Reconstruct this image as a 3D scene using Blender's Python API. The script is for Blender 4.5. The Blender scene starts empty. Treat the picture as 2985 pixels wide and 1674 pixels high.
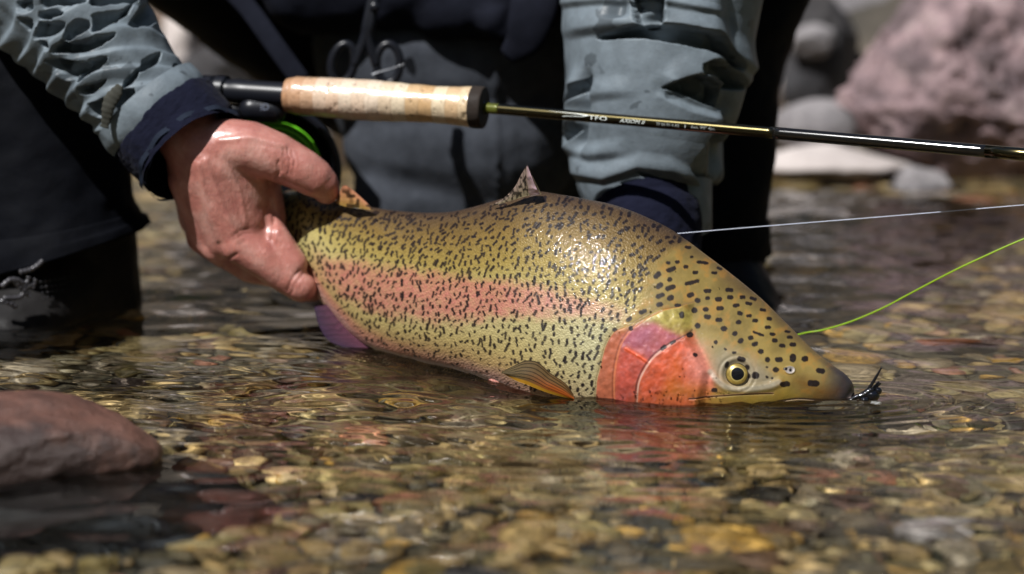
import bpy, math, random
import numpy as np
from mathutils import Vector, Matrix

random.seed(5)
SC = bpy.context.scene
COL = SC.collection
PI = math.pi

# ------------------------------------------------------------------ camera, sky, sun
W0, H0, FPX = 2985.0, 1674.0, 6045.0
PITCH = math.radians(10.03)
CAM = np.array([0.0, 0.0, 0.373])
cd = bpy.data.cameras.new('camera')
cam = bpy.data.objects.new('camera', cd)
COL.objects.link(cam)
SC.camera = cam
cd.sensor_width = 36
cd.lens = 36 * FPX / W0
cd.clip_start = 0.05
cd.clip_end = 400
cam.location = CAM
cam.rotation_euler = (PI / 2 - PITCH, 0, 0)
cd.dof.use_dof = True
cd.dof.focus_distance = 1.67
cd.dof.aperture_fstop = 3.4
cd.dof.aperture_blades = 0

SUN = Vector((-0.38, -0.47, 0.79)).normalized()
wd = bpy.data.worlds.new('World')
SC.world = wd
wd.use_nodes = True
_n = wd.node_tree
_sky = _n.nodes.new('ShaderNodeTexSky')
_sky.sky_type = 'NISHITA'
_sky.sun_disc = False
_sky.sun_elevation = math.asin(SUN.z)
_sky.sun_rotation = math.atan2(SUN.x, SUN.y)
_sky.air_density = 1.0
_sky.dust_density = 0.4
_n.links.new(_sky.outputs[0], _n.nodes['Background'].inputs[0])
_n.nodes['Background'].inputs[1].default_value = 0.05
sl = bpy.data.lights.new('sun', 'SUN')
sl.energy = 5.0
sl.angle = math.radians(0.55)
sl.color = (1.0, 0.985, 0.965)
sun = bpy.data.objects.new('sun', sl)
COL.objects.link(sun)
sun.location = (-3, -3, 5)
sun.rotation_euler = SUN.to_track_quat('Z', 'Y').to_euler()
sl.cycles.is_caustics_light = True          # sunlight is refracted through the water onto the bed

SC.view_settings.view_transform = 'Standard'
SC.view_settings.look = 'None'
SC.view_settings.exposure = 0.22
SC.view_settings.gamma = 1.0
SC.cycles.use_denoising = True
SC.cycles.max_bounces = 10
SC.cycles.transmission_bounces = 8
SC.cycles.transparent_max_bounces = 12
SC.cycles.sample_clamp_indirect = 14.0
SC.cycles.blur_glossy = 0.2

# ------------------------------------------------------------------ geometry of the view (real distances; x, y are picture measures)
_F = np.array([0, math.cos(PITCH), -math.sin(PITCH)])
_R = np.array([1.0, 0, 0])
_U = np.array([0, math.sin(PITCH), math.cos(PITCH)])


def P(x, y, Y):
    """world point on the sight line (x, y) at world depth Y"""
    x, y, Y = np.broadcast_arrays(np.asarray(x, float), np.asarray(y, float), np.asarray(Y, float))
    d = _F * FPX + (x[..., None] - W0 / 2) * _R - (y[..., None] - H0 / 2) * _U
    return CAM + d * (Y / d[..., 1])[..., None]


def PW(x, y, z=0.0):
    """world point where the sight line meets height z"""
    d = _F * FPX + (x - W0 / 2) * _R - (y - H0 / 2) * _U
    return CAM + d * ((z - CAM[2]) / d[2])


def PRJ(v):
    d = v - CAM
    w = d @ _F
    return W0 / 2 + FPX * (d @ _R) / w, H0 / 2 - FPX * (d @ _U) / w


def ss(a, b, x):
    t = np.clip((x - a) / (b - a), 0, 1)
    return t * t * (3 - 2 * t)


def _hash(i, j, k, seed):
    h = (i * 374761393 + j * 668265263 + k * 2147483647 + seed * 1274126177) & 0xffffffff
    h = ((h ^ (h >> 13)) * 1274126177) & 0xffffffff
    h = ((h ^ (h >> 16)) * 2246822519) & 0xffffffff
    return ((h ^ (h >> 15)) & 0xffff) / 65535.0


def vn(p, scale=1.0, seed=0, octs=1):
    """value noise, -1..1"""
    p = np.asarray(p, float) * scale
    out = np.zeros(p.shape[:-1])
    amp, tot = 1.0, 0.0
    for o in range(octs):
        q = p * (2.03 ** o) + o * 17.3
        i = np.floor(q).astype(np.int64)
        f = q - i
        f = f * f * (3 - 2 * f)
        r = 0
        for a in (0, 1):
            for b in (0, 1):
                for c in (0, 1):
                    w = (f[..., 0] if a else 1 - f[..., 0]) * (f[..., 1] if b else 1 - f[..., 1]) * (f[..., 2] if c else 1 - f[..., 2])
                    r = r + w * _hash(i[..., 0] + a, i[..., 1] + b, i[..., 2] + c, seed + o)
        out += amp * (r * 2 - 1)
        tot += amp
        amp *= 0.5
    return out / tot


def vn2(x, y, scale=1.0, seed=0, octs=1):
    return vn(np.stack([x, y, np.zeros_like(x) + 0.37], -1), scale, seed, octs)


def lin(*c):
    """8 bit picture colour -> linear"""
    return tuple(((v / 255) / 12.92 if v / 255 <= 0.04045 else ((v / 255 + 0.055) / 1.055) ** 2.4) for v in c)


# ------------------------------------------------------------------ object helpers
def mesh_from(name, V, Fs, mat=None, parent=None, col=None, uv=None, smooth=True):
    V = np.asarray(V, float)
    me = bpy.data.meshes.new(name)
    if isinstance(Fs, np.ndarray):
        n = Fs.shape[1]
        me.vertices.add(len(V))
        me.vertices.foreach_set('co', V.ravel())
        me.loops.add(Fs.size)
        me.loops.foreach_set('vertex_index', Fs.astype(np.int32).ravel())
        me.polygons.add(len(Fs))
        me.polygons.foreach_set('loop_start', np.arange(0, Fs.size, n, dtype=np.int32))
        me.update(calc_edges=True)
    else:
        me.from_pydata([tuple(v) for v in V], [], [tuple(f) for f in Fs])
        me.update()
    if smooth:
        me.shade_smooth()
    if col is not None:
        a = me.color_attributes.new('Col', 'FLOAT_COLOR', 'POINT')
        c = np.ones((len(V), 4))
        c[:, :col.shape[1]] = col
        a.data.foreach_set('color', c.ravel())
    if uv is not None:
        a = me.attributes.new('skinco', 'FLOAT_VECTOR', 'POINT')
        c = np.zeros((len(V), 3))
        c[:, :uv.shape[1]] = uv
        a.data.foreach_set('vector', c.ravel())
    if mat:
        me.materials.append(mat)
    o = bpy.data.objects.new(name, me)
    COL.objects.link(o)
    if parent:
        o.parent = parent
        o.matrix_parent_inverse = Matrix.Translation(parent.location).inverted() if parent.type == 'EMPTY' else Matrix.Identity(4)
        if parent.type != 'EMPTY' and parent.parent:
            o.matrix_parent_inverse = Matrix.Identity(4)
    return o


def grid_faces(n, m, closed=False):
    i = np.arange(n - 1)[:, None]
    j = np.arange(m if closed else m - 1)[None, :]
    j2 = (j + 1) % m
    return np.stack(np.broadcast_arrays(i * m + j, i * m + j2, (i + 1) * m + j2, (i + 1) * m + j), -1).reshape(-1, 4)


def grid_obj(name, G, mat, parent=None, closed=False, col=None, uv=None, flip=False):
    n, m, _ = G.shape
    F = grid_faces(n, m, closed)
    if flip:
        F = F[:, ::-1]
    return mesh_from(name, G.reshape(-1, 3), F, mat, parent, None if col is None else col.reshape(n * m, -1),
                     None if uv is None else uv.reshape(n * m, -1))


def thing(name, label, cat, loc, group=None):
    o = bpy.data.objects.new(name, None)
    o.empty_display_size = 0.05
    o.location = Vector([float(v) for v in loc])
    COL.objects.link(o)
    o['label'] = label
    o['category'] = cat
    if group:
        o['group'] = group
    return o


def tag(o, label, cat, group=None):
    o['label'] = label
    o['category'] = cat
    if group:
        o['group'] = group
    return o


def struct(o, kind='structure'):
    o['kind'] = kind
    return o


def crom(pts, n):
    """Catmull-Rom resample rows of pts to n rows"""
    pts = np.asarray(pts, float)
    k = len(pts)
    t = np.linspace(0, k - 1, n)
    i = np.clip(np.floor(t).astype(int), 0, k - 2)
    f = (t - i)[:, None]
    ext = np.vstack([2 * pts[0] - pts[1], pts, 2 * pts[-1] - pts[-2]])
    p0, p1, p2, p3 = ext[i], ext[i + 1], ext[i + 2], ext[i + 3]
    return 0.5 * (2 * p1 + (p2 - p0) * f + (2 * p0 - 5 * p1 + 4 * p2 - p3) * f ** 2 + (3 * p1 - p0 - 3 * p2 + p3) * f ** 3)


def frames(c):
    t = np.gradient(c, axis=0)
    t /= np.linalg.norm(t, axis=1)[:, None]
    ref = np.array([0.0, -1.0, 0.12])
    a = ref[None] - t * (t @ ref)[:, None]
    bad = np.linalg.norm(a, axis=1) < 0.15
    if bad.any():
        r2 = np.array([0.0, 0.0, 1.0])
        a = r2[None] - t * (t @ r2)[:, None]
    a /= np.linalg.norm(a, axis=1)[:, None]
    b = np.cross(t, a)
    return t, a, b


def tube(name, pts, rad, mat, parent=None, seg=16, n=None, depth=1.0, disp=None, caps=True, colf=None):
    """tube along world points; radius per point; disp(px, py, s, th, base) moves it outward"""
    pts = np.asarray(pts, float)
    rad = np.asarray(rad, float)
    n = n or len(pts)
    both = crom(np.hstack([pts, rad[:, None]]), n) if len(pts) > 2 or n != len(pts) else np.hstack([pts, rad[:, None]])
    c, r = both[:, :3], both[:, 3]
    t, a, b = frames(c)
    th = np.linspace(0, 2 * PI, seg, endpoint=False)
    N = (np.cos(th)[None, :, None] * a[:, None] * depth + np.sin(th)[None, :, None] * b[:, None])
    G = c[:, None] + N * r[:, None, None]
    s = np.concatenate([[0], np.cumsum(np.linalg.norm(np.diff(c, axis=0), axis=1))])
    if disp is not None:
        px, py = PRJ(G.reshape(-1, 3))
        d = disp(px.reshape(n, seg), py.reshape(n, seg), s[:, None] + 0 * th[None], th[None] + 0 * s[:, None], G)
        G = G + N * d[..., None]
    V = G.reshape(-1, 3)
    F = [tuple(f) for f in grid_faces(n, seg, True)]
    if caps:
        V = np.vstack([V, c[:1], c[-1:]])
        k = n * seg
        F += [(k, (j + 1) % seg, j) for j in range(seg)]
        F += [(k + 1, (n - 1) * seg + j, (n - 1) * seg + (j + 1) % seg) for j in range(seg)]
    col = None
    if colf is not None:
        cc = colf(s[:, None] + 0 * th[None], th[None] + 0 * s[:, None], G).reshape(-1, 3)
        if caps:
            cc = np.vstack([cc, cc[:1], cc[-1:]])
        col = cc
    return mesh_from(name, V, F, mat, parent, col)


class Blob:
    """a heap of overlapping capsules that one voxel remesh turns into a single skin"""

    def __init__(s):
        s.V, s.F, s.k = [], [], 0

    def cap(s, p0, r0, p1, r1, seg=20, flat=1.0):
        p0, p1 = np.asarray(p0, float), np.asarray(p1, float)
        d = p1 - p0
        L = np.linalg.norm(d)
        if L < 1e-6:
            d, L = np.array([0, 0, 1.0]), 1e-6
        t = d / L
        a = np.cross(t, [0, 1, 0] if abs(t[1]) < 0.9 else [1, 0, 0])
        a /= np.linalg.norm(a)
        b = np.cross(t, a)
        rows = []
        for ang in np.linspace(-PI / 2, 0, 7):
            rows.append((p0 + t * r0 * math.sin(ang), r0 * math.cos(ang)))
        for ang in np.linspace(0, PI / 2, 7):
            rows.append((p1 + t * r1 * math.sin(ang), r1 * math.cos(ang)))
        th = np.linspace(0, 2 * PI, seg, endpoint=False)
        G = np.array([c + r * (np.cos(th)[:, None] * a + np.sin(th)[:, None] * b * flat) for c, r in rows[1:-1]])
        n = len(G)
        V = np.vstack([G.reshape(-1, 3), rows[0][0][None], rows[-1][0][None]])
        F = [tuple(f) for f in grid_faces(n, seg, True)]
        kk = n * seg
        F += [(kk, (j + 1) % seg, j) for j in range(seg)] + [(kk + 1, (n - 1) * seg + j, (n - 1) * seg + (j + 1) % seg) for j in range(seg)]
        s.V.append(V)
        s.F += [tuple(i + s.k for i in f) for f in F]
        s.k += len(V)

    def chain(s, pts):
        for (p, r), (q, t) in zip(pts[:-1], pts[1:]):
            s.cap(p, r, q, t)

    def skin(s, voxel, smooth=6, fac=0.5):
        me = bpy.data.meshes.new('tmp')
        me.from_pydata([tuple(v) for v in np.vstack(s.V)], [], s.F)
        o = bpy.data.objects.new('tmp', me)
        COL.objects.link(o)
        m = o.modifiers.new('r', 'REMESH')
        m.mode = 'VOXEL'
        m.voxel_size = voxel
        m2 = o.modifiers.new('s', 'SMOOTH')
        m2.factor = fac
        m2.iterations = smooth
        dg = bpy.context.evaluated_depsgraph_get()
        ev = o.evaluated_get(dg).to_mesh()
        V = np.empty(len(ev.vertices) * 3)
        ev.vertices.foreach_get('co', V)
        N = np.empty(len(ev.vertices) * 3)
        ev.vertices.foreach_get('normal', N)
        F = [tuple(p.vertices) for p in ev.polygons]
        o.evaluated_get(dg).to_mesh_clear()
        bpy.data.objects.remove(o)
        bpy.data.meshes.remove(me)
        return V.reshape(-1, 3), F, N.reshape(-1, 3)


# ------------------------------------------------------------------ materials
def mk(name, base=(0.5, 0.5, 0.5), rough=0.5, metal=0.0, spec=0.5, coat=0.0, coat_r=0.05, sheen=0.0):
    m = bpy.data.materials.new(name)
    m.use_nodes = True
    b = m.node_tree.nodes['Principled BSDF']
    b.inputs['Base Color'].default_value = (*base, 1)
    b.inputs['Roughness'].default_value = rough
    b.inputs['Metallic'].default_value = metal
    b.inputs['Specular IOR Level'].default_value = spec
    b.inputs['Coat Weight'].default_value = coat
    b.inputs['Coat Roughness'].default_value = coat_r
    b.inputs['Sheen Weight'].default_value = sheen
    return m


def nd(m, t, **kw):
    n = m.node_tree.nodes.new(t)
    for k, v in kw.items():
        if k in n.inputs:
            n.inputs[k].default_value = v
        else:
            setattr(n, k, v)
    return n


def ln(m, a, b):
    m.node_tree.links.new(a, b)


def bsdf(m):
    return m.node_tree.nodes['Principled BSDF']


def ramp(m, fac, stops):
    r = nd(m, 'ShaderNodeValToRGB')
    e = r.color_ramp.elements
    while len(e) < len(stops):
        e.new(0.5)
    for el, (p, c) in zip(e, stops):
        el.position = p
        el.color = (*c, 1) if len(c) == 3 else c
    ln(m, fac, r.inputs[0])
    return r.outputs[0]


def noise(m, scale, detail=4, rough=0.55, coord='Object', dist=0.0, vec=None):
    n = nd(m, 'ShaderNodeTexNoise', Scale=scale, Detail=detail, Roughness=rough, Distortion=dist)
    if vec is None:
        tc = nd(m, 'ShaderNodeTexCoord')
        vec = tc.outputs[coord]
    ln(m, vec, n.inputs['Vector'])
    return n.outputs['Fac']


def bump(m, h, strength=0.4, dist=0.002, chain=None, target='Normal'):
    b = nd(m, 'ShaderNodeBump', Strength=strength, Distance=dist)
    ln(m, h, b.inputs['Height'])
    if chain:
        ln(m, chain, b.inputs['Normal'])
    if target:
        ln(m, b.outputs[0], bsdf(m).inputs[target])
    return b.outputs[0]


def mixc(m, fac, a, b, mode='MIX'):
    n = nd(m, 'ShaderNodeMix')
    n.data_type = 'RGBA'
    n.blend_type = mode
    for i, v in ((0, fac), (6, a), (7, b)):
        if isinstance(v, (int, float)):
            n.inputs[i].default_value = v
        elif isinstance(v, tuple):
            n.inputs[i].default_value = (*v, 1)
        else:
            ln(m, v, n.inputs[i])
    return n.outputs[2]


def rock_mat(name, c0, c1, c2, scale=14, rough=0.8, pits=0.5, bscale=60):
    m = mk(name, c1, rough)
    f = noise(m, scale, 6, 0.62)
    col = ramp(m, f, [(0.3, c0), (0.5, c1), (0.7, c2)])
    f2 = noise(m, scale * 0.45, 5, 0.65)
    col = mixc(m, ramp(m, f2, [(0.47, (0, 0, 0)), (0.58, (0.85,) * 3)]), col, c0)
    ln(m, col, bsdf(m).inputs['Base Color'])
    f3 = noise(m, bscale, 8, 0.7)
    bump(m, f3, pits, 0.006)
    return m


M = {}
# water
m = mk('clear_water', (0.93, 0.97, 0.96), 0.0)
bsdf(m).inputs['Transmission Weight'].default_value = 1
bsdf(m).inputs['IOR'].default_value = 1.333
M['water'] = m
# pebbles and bed
m = mk('pebble', rough=0.6)
a = nd(m, 'ShaderNodeVertexColor', layer_name='Col')
f = noise(m, 160, 5, 0.65)
ln(m, mixc(m, 0.75, a.outputs[0], ramp(m, f, [(0.25, (0.35,) * 3), (0.7, (1.35,) * 3)]), 'MULTIPLY'), bsdf(m).inputs['Base Color'])
bump(m, noise(m, 300, 4), 0.3, 0.001)
M['pebble'] = m
m = mk('bed_silt', (0.1, 0.085, 0.05), 0.8)
ln(m, ramp(m, noise(m, 35, 8, 0.7), [(0.3, (0.05, 0.042, 0.028)), (0.5, (0.16, 0.13, 0.075)), (0.7, (0.3, 0.24, 0.14))]), bsdf(m).inputs['Base Color'])
bump(m, noise(m, 90, 8, 0.7), 0.8, 0.01)
M['silt'] = m
M['red_rock'] = rock_mat('red_brown_rock', (0.02, 0.014, 0.013), (0.15, 0.070, 0.050), (0.22, 0.115, 0.085), 13, 0.45, 0.7, 60)
m = M['red_rock']
M['cobble_red'] = rock_mat('red_cobble', (0.09, 0.05, 0.04), (0.25, 0.12, 0.085), (0.33, 0.18, 0.135), 16, 0.55, 0.35, 70)
M['pink_rock'] = rock_mat('pink_pitted_rock', (0.09, 0.065, 0.07), (0.29, 0.20, 0.205), (0.42, 0.32, 0.31), 20, 0.9, 1.0, 34)
M['grey_rock'] = rock_mat('grey_rock', (0.12, 0.11, 0.115), (0.27, 0.25, 0.25), (0.4, 0.38, 0.36), 12, 0.85, 0.8, 30)
M['pale_rock'] = rock_mat('pale_rock', (0.4, 0.35, 0.33), (0.55, 0.49, 0.46), (0.62, 0.57, 0.53), 9, 0.85, 0.4, 30)
M['shade_rock'] = rock_mat('shade_black_rock', (0.004, 0.004, 0.004), (0.012, 0.010, 0.009), (0.03, 0.022, 0.018), 12, 0.6, 0.5, 30)  # near-black stone used where shade below rocks is put into colour
M['dark_rock'] = rock_mat('dark_rock', (0.02, 0.02, 0.024), (0.05, 0.045, 0.045), (0.1, 0.085, 0.08), 12, 0.8, 0.7, 30)
M['brown_rock'] = rock_mat('brown_rock', (0.13, 0.09, 0.07), (0.27, 0.2, 0.155), (0.42, 0.35, 0.28), 12, 0.85, 0.7, 30)
M['orange_rock'] = rock_mat('orange_stone', (0.2, 0.06, 0.02), (0.5, 0.15, 0.04), (0.6, 0.25, 0.1), 30, 0.6, 0.4, 80)
M['bank'] = rock_mat('bank_ground', (0.03, 0.028, 0.022), (0.1, 0.08, 0.06), (0.22, 0.18, 0.14), 1.6, 0.95, 1.0, 6)
M['hill'] = rock_mat('wooded_hillside', (0.012, 0.02, 0.01), (0.03, 0.045, 0.02), (0.07, 0.07, 0.04), 0.5, 1.0, 1.0, 3)

# ------------------------------------------------------------------ river bed, bank, hill
def bedz(X, Y):
    z = np.interp(Y, [0, 1.1, 1.45, 1.7, 2.2, 2.6, 3.1, 3.5, 4.5, 9], [-0.085, -0.085, -0.10, -0.12, -0.13, -0.10, -0.03, 0.06, 0.55, 3.6])
    z = z + 0.018 * vn2(X, Y, 3.2, 3, 2) + 0.10 * ss(3.3, 4.5, Y) * vn2(X, Y, 1.4, 9, 3)
    z = z + 0.05 * ss(1.0, 2.6, np.abs(X - 0.1)) * (Y < 3)
    return z


x = np.linspace(-2.6, 2.8, 260)
y = np.linspace(0.3, 3.4, 200)
X, Y = np.meshgrid(x, y)
bed = struct(grid_obj('river_bed', np.stack([X, Y, bedz(X, Y) - 0.004 + 0.006 * vn2(X, Y, 40, 5, 2)], -1), M['silt']))
x = np.linspace(-6, 7, 160)
y = np.linspace(3.395, 9, 90)
X, Y = np.meshgrid(x, y)
bank = struct(grid_obj('river_bank', np.stack([X, Y, bedz(X, Y) + 0.05 * vn2(X, Y, 6, 5, 3) * ss(3.4, 3.7, Y)], -1), M['bank']))
x = np.linspace(-45, 45, 80)
y = np.linspace(8.9, 60, 60)
X, Y = np.meshgrid(x, y)
hill = struct(grid_obj('hillside', np.stack([X, Y, 3.3 + (Y - 9) * 0.75 + 1.2 * vn2(X, Y, 0.25, 15, 4) * ss(9, 14, Y)], -1), M['hill']))
# unseen wooded slopes added around the near side to block low sky light
an = np.linspace(math.radians(150), math.radians(390), 110)
rr0 = np.linspace(7, 60, 40)
A_, R_ = np.meshgrid(an, rr0)
X, Y = R_ * np.cos(A_), R_ * np.sin(A_) * 1.0 + 1.0
hz = -0.3 + (R_ - 7) * 0.86 + 1.5 * vn2(X, Y, 0.22, 16, 4) * ss(8, 12, R_)
struct(grid_obj('sky_blocking_slope', np.stack([X, Y, hz], -1), M['hill']))
x = np.linspace(-40, 40, 8)
y = np.linspace(-40, 0.31, 8)
X, Y = np.meshgrid(x, y)
struct(grid_obj('far_river_bed', np.stack([X, Y, 0 * X - 0.14], -1), M['silt']))

# ------------------------------------------------------------------ water
rw = np.random.default_rng(4)
WV = []
for i in range(46):
    lam = 0.014 * (0.20 / 0.014) ** rw.random()
    ang = rw.normal(1.42, 0.55)
    WV.append((ang, 2 * PI / lam, rw.uniform(0, 6.28), lam))


def waterz(X, Y):
    z = np.zeros_like(X)
    near = 0.70 + 0.30 * ss(1.2, 1.62, Y)
    calm = 0.75 + 0.35 * vn2(X, Y, 2.3, 21)
    fine = ss(-0.25, 0.5, vn2(X, Y, 3.1, 33)) * 0.9 + 0.12
    # wobble the wave fronts so nothing runs in straight lines
    wx = X + 0.012 * vn2(X, Y, 9, 41)
    wy = Y + 0.012 * vn2(X, Y, 9, 42)
    for a, k, p, lam in WV:
        sl_ = 0.025 if lam > 0.04 else 0.028
        g = calm if lam > 0.04 else fine
        if lam < 0.02:
            g = g * ss(3.0, 1.9, Y) * ss(0.9, 1.35, Y)
        z += near * g * sl_ / k * np.sin(k * (math.cos(a) * wx + math.sin(a) * wy) + p)
    # water piling up and rippling along the trout's flank
    fy = np.interp(X, [-0.18, -0.05, 0.06, 0.2, 0.245], [1.80, 1.70, 1.63, 1.575, 1.575])
    dd_ = fy - Y
    g = np.exp(-(dd_ / 0.035) ** 2) * ss(-0.22, -0.1, X) * ss(0.30, 0.22, X)
    z += g * (0.0012 * np.sin(dd_ * 480 + 3 * vn2(X, Y, 30, 61)) + 0.0006 * vn2(X, Y * 1.6, 90, 62, 2))
    # the still ring pushed up round the trout's head
    dx, dy = X - 0.2, (Y - 1.60) * 1.0
    r = np.sqrt((dx / 2.1) ** 2 + dy ** 2)
    z += 0.0009 * np.exp(-((r - 0.07) / 0.02) ** 2) * np.sin(r * 420) * 0.6
    # lee of the submerged stones: a few longer glassy swells
    return z


def wgrid(x0, x1, y0, y1, nx, ny):
    x = np.linspace(x0, x1, nx)
    y = np.linspace(y0, y1, ny)
    return np.meshgrid(x, y)


ys = np.concatenate([np.linspace(0.3, 0.95, 60)[:-1], np.linspace(0.95, 1.5, 360)[:-1], np.linspace(1.5, 2.1, 260)[:-1], np.linspace(2.1, 3.55, 190)])
xs = np.concatenate([np.linspace(-2.6, -0.62, 120)[:-1], np.linspace(-0.62, 0.66, 500)[:-1], np.linspace(0.66, 2.8, 130)])
X, Y = np.meshgrid(xs, ys)
water = struct(grid_obj('river_water', np.stack([X, Y, waterz(X, Y)], -1), M['water']))
water.cycles.is_caustics_caster = True
x = np.linspace(-40, 40, 12)
y = np.linspace(-40, 0.3, 12)
X, Y = np.meshgrid(x, y)
struct(grid_obj('far_river_water', np.stack([X, Y, 0 * X], -1), M['water']))
RECV = [bed]


# ------------------------------------------------------------------ pebbles
def ico(sub):
    import bmesh
    bm = bmesh.new()
    bmesh.ops.create_icosphere(bm, subdivisions=sub, radius=1)
    V = np.array([v.co[:] for v in bm.verts])
    F = np.array([[v.index for v in f.verts] for f in bm.faces])
    bm.free()
    return V, F


PAL = np.array([(0.46, 0.34, 0.16), (0.30, 0.25, 0.11), (0.34, 0.28, 0.19), (0.56, 0.43, 0.22), (0.20, 0.18, 0.12), (0.06, 0.055, 0.045),
                (0.42, 0.19, 0.12), (0.6, 0.38, 0.1), (0.6, 0.53, 0.42), (0.24, 0.15, 0.10), (0.4, 0.33, 0.17)])
PW_ = np.array([22, 18, 14, 15, 11, 8, 3, 8, 3, 6, 16.0])
PW_ /= PW_.sum()


def pebbles(name, n, xr, yr, s0, s1, sub, seed, lift=0.3):
    r = np.random.default_rng(seed)
    Vb, Fb = ico(sub)
    nv = len(Vb)
    vs = []
    variants = []
    for k in range(10):
        sh = r.uniform(0.75, 1.15, 3)
        variants.append(Vb * (1 + 0.16 * vn(Vb + k * 7, 1.3, k) + 0.05 * vn(Vb + k * 3, 3.2, k))[:, None] * sh)
    variants = np.array(variants)
    cx = r.uniform(*xr, n)
    cy = r.uniform(*yr, n)
    s = s0 * (s1 / s0) ** (r.random(n) ** 1.7)
    s = s * np.interp(cy, [1, 1.6, 2.4, 3.4], [0.85, 1.0, 1.5, 1.8])
    sc = np.stack([s * r.uniform(0.8, 1.35, n), s * r.uniform(0.8, 1.2, n), s * r.uniform(0.4, 0.75, n)], -1)
    V = variants[r.integers(0, 10, n)] * sc[:, None]
    ax = r.uniform(0, 2 * PI, n)
    tx = r.normal(0, 0.3, n)
    c, s_ = np.cos(tx)[:, None], np.sin(tx)[:, None]
    V = np.stack([V[..., 0], V[..., 1] * c - V[..., 2] * s_, V[..., 1] * s_ + V[..., 2] * c], -1)
    c, s_ = np.cos(ax)[:, None], np.sin(ax)[:, None]
    V = np.stack([V[..., 0] * c - V[..., 1] * s_, V[..., 0] * s_ + V[..., 1] * c, V[..., 2]], -1)
    cz = bedz(cx, cy) + sc[:, 2] * lift
    V += np.stack([cx, cy, cz], -1)[:, None]
    F = (Fb[None] + (np.arange(n) * nv)[:, None, None]).reshape(-1, 3)
    col = PAL[r.choice(len(PAL), n, p=PW_)] * r.uniform(0.4, 1.15, (n, 1)) * np.array([1.16, 1.04, 0.88])
    col = np.repeat(col[:, None], nv, 1).reshape(-1, 3)
    o = mesh_from(name, V.reshape(-1, 3), F, M['pebble'], None, col)
    o['kind'] = 'stuff'
    o['label'] = 'loose gravel and pebbles covering the river bed'
    RECV.append(o)
    return o


pebbles('gravel', 3600, (-0.5, 0.5), (0.95, 1.75), 0.005, 0.021, 3, 11, 0.3)
pebbles('gravel', 5200, (-0.95, 1.0), (1.6, 3.25), 0.006, 0.018, 2, 12, 0.35)
pebbles('gravel', 2500, (-2.0, 2.0), (0.7, 3.3), 0.008, 0.03, 2, 13, 0.3)


# ------------------------------------------------------------------ rocks
def rock(name, c, size, mat, seed, label, group=None, sub=5, rough=0.22, facet=0.5, cut=None, tilt=(0, 0, 0), recv=False, cat='rock', pit=0.0):
    V, F = ico(sub)
    nrm = V.copy()
    r = np.random.default_rng(seed)
    # facets: clip the ball with random planes
    for _ in range(int(14 * facet)):
        d = r.normal(size=3)
        d /= np.linalg.norm(d)
        h = r.uniform(0.62, 0.9)
        k = V @ d
        over = np.maximum(k - h, 0)
        V = V - over[:, None] * d * 0.9
    V = V * (1 + rough * vn(nrm + seed, 1.2, seed, 3) + rough * 0.35 * vn(nrm + seed, 5.5, seed + 5, 3))[:, None]
    if pit:
        q = vn(nrm + seed, 9.0, seed + 50, 2)
        V = V * (1 - pit * ss(0.25, 0.6, q) + pit * 0.4 * vn(nrm, 22, seed, 2))[:, None]
    if cut is not None:
        V = cut(V)
    R = np.array(Matrix.Rotation(tilt[2], 3, 'Z') @ Matrix.Rotation(tilt[1], 3, 'Y') @ Matrix.Rotation(tilt[0], 3, 'X'))
    V = (V * np.asarray(size)) @ R.T
    o = mesh_from(name, V, F, mat)
    o.location = Vector([float(v) for v in c])
    tag(o, label, cat, group)
    if recv:
        RECV.append(o)
    return o


def pxr(px, Y):
    return px * Y / FPX


def under(V):
    """pull the lower half in so that the rock overhangs the water"""
    z = V[:, 2]
    k = 1 - 0.5 * ss(0.3, -0.5, z)
    V = V.copy()
    V[:, 0] *= k
    V[:, 1] *= k
    return V


# the red-brown rock at the near left
c = PW(60, 1400, 0.0)
rock('rock', (c[0] - 0.024, c[1] + 0.052, -0.011), (0.110, 0.082, 0.056), M['red_rock'], 3, 'smooth red-brown rock rising from the water at the near left', sub=6,
     rough=0.10, facet=0.3, cut=under, recv=True)
rock('rock', (c[0] + 0.0, c[1] + 0.005, -0.07), (0.17, 0.11, 0.052), M['shade_rock'], 13, 'added dark rock standing in for the shade under the red-brown rock', sub=5, rough=0.15, facet=0.4, recv=True)  # added: its black colour is the shade and dark reflection below the rock
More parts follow.
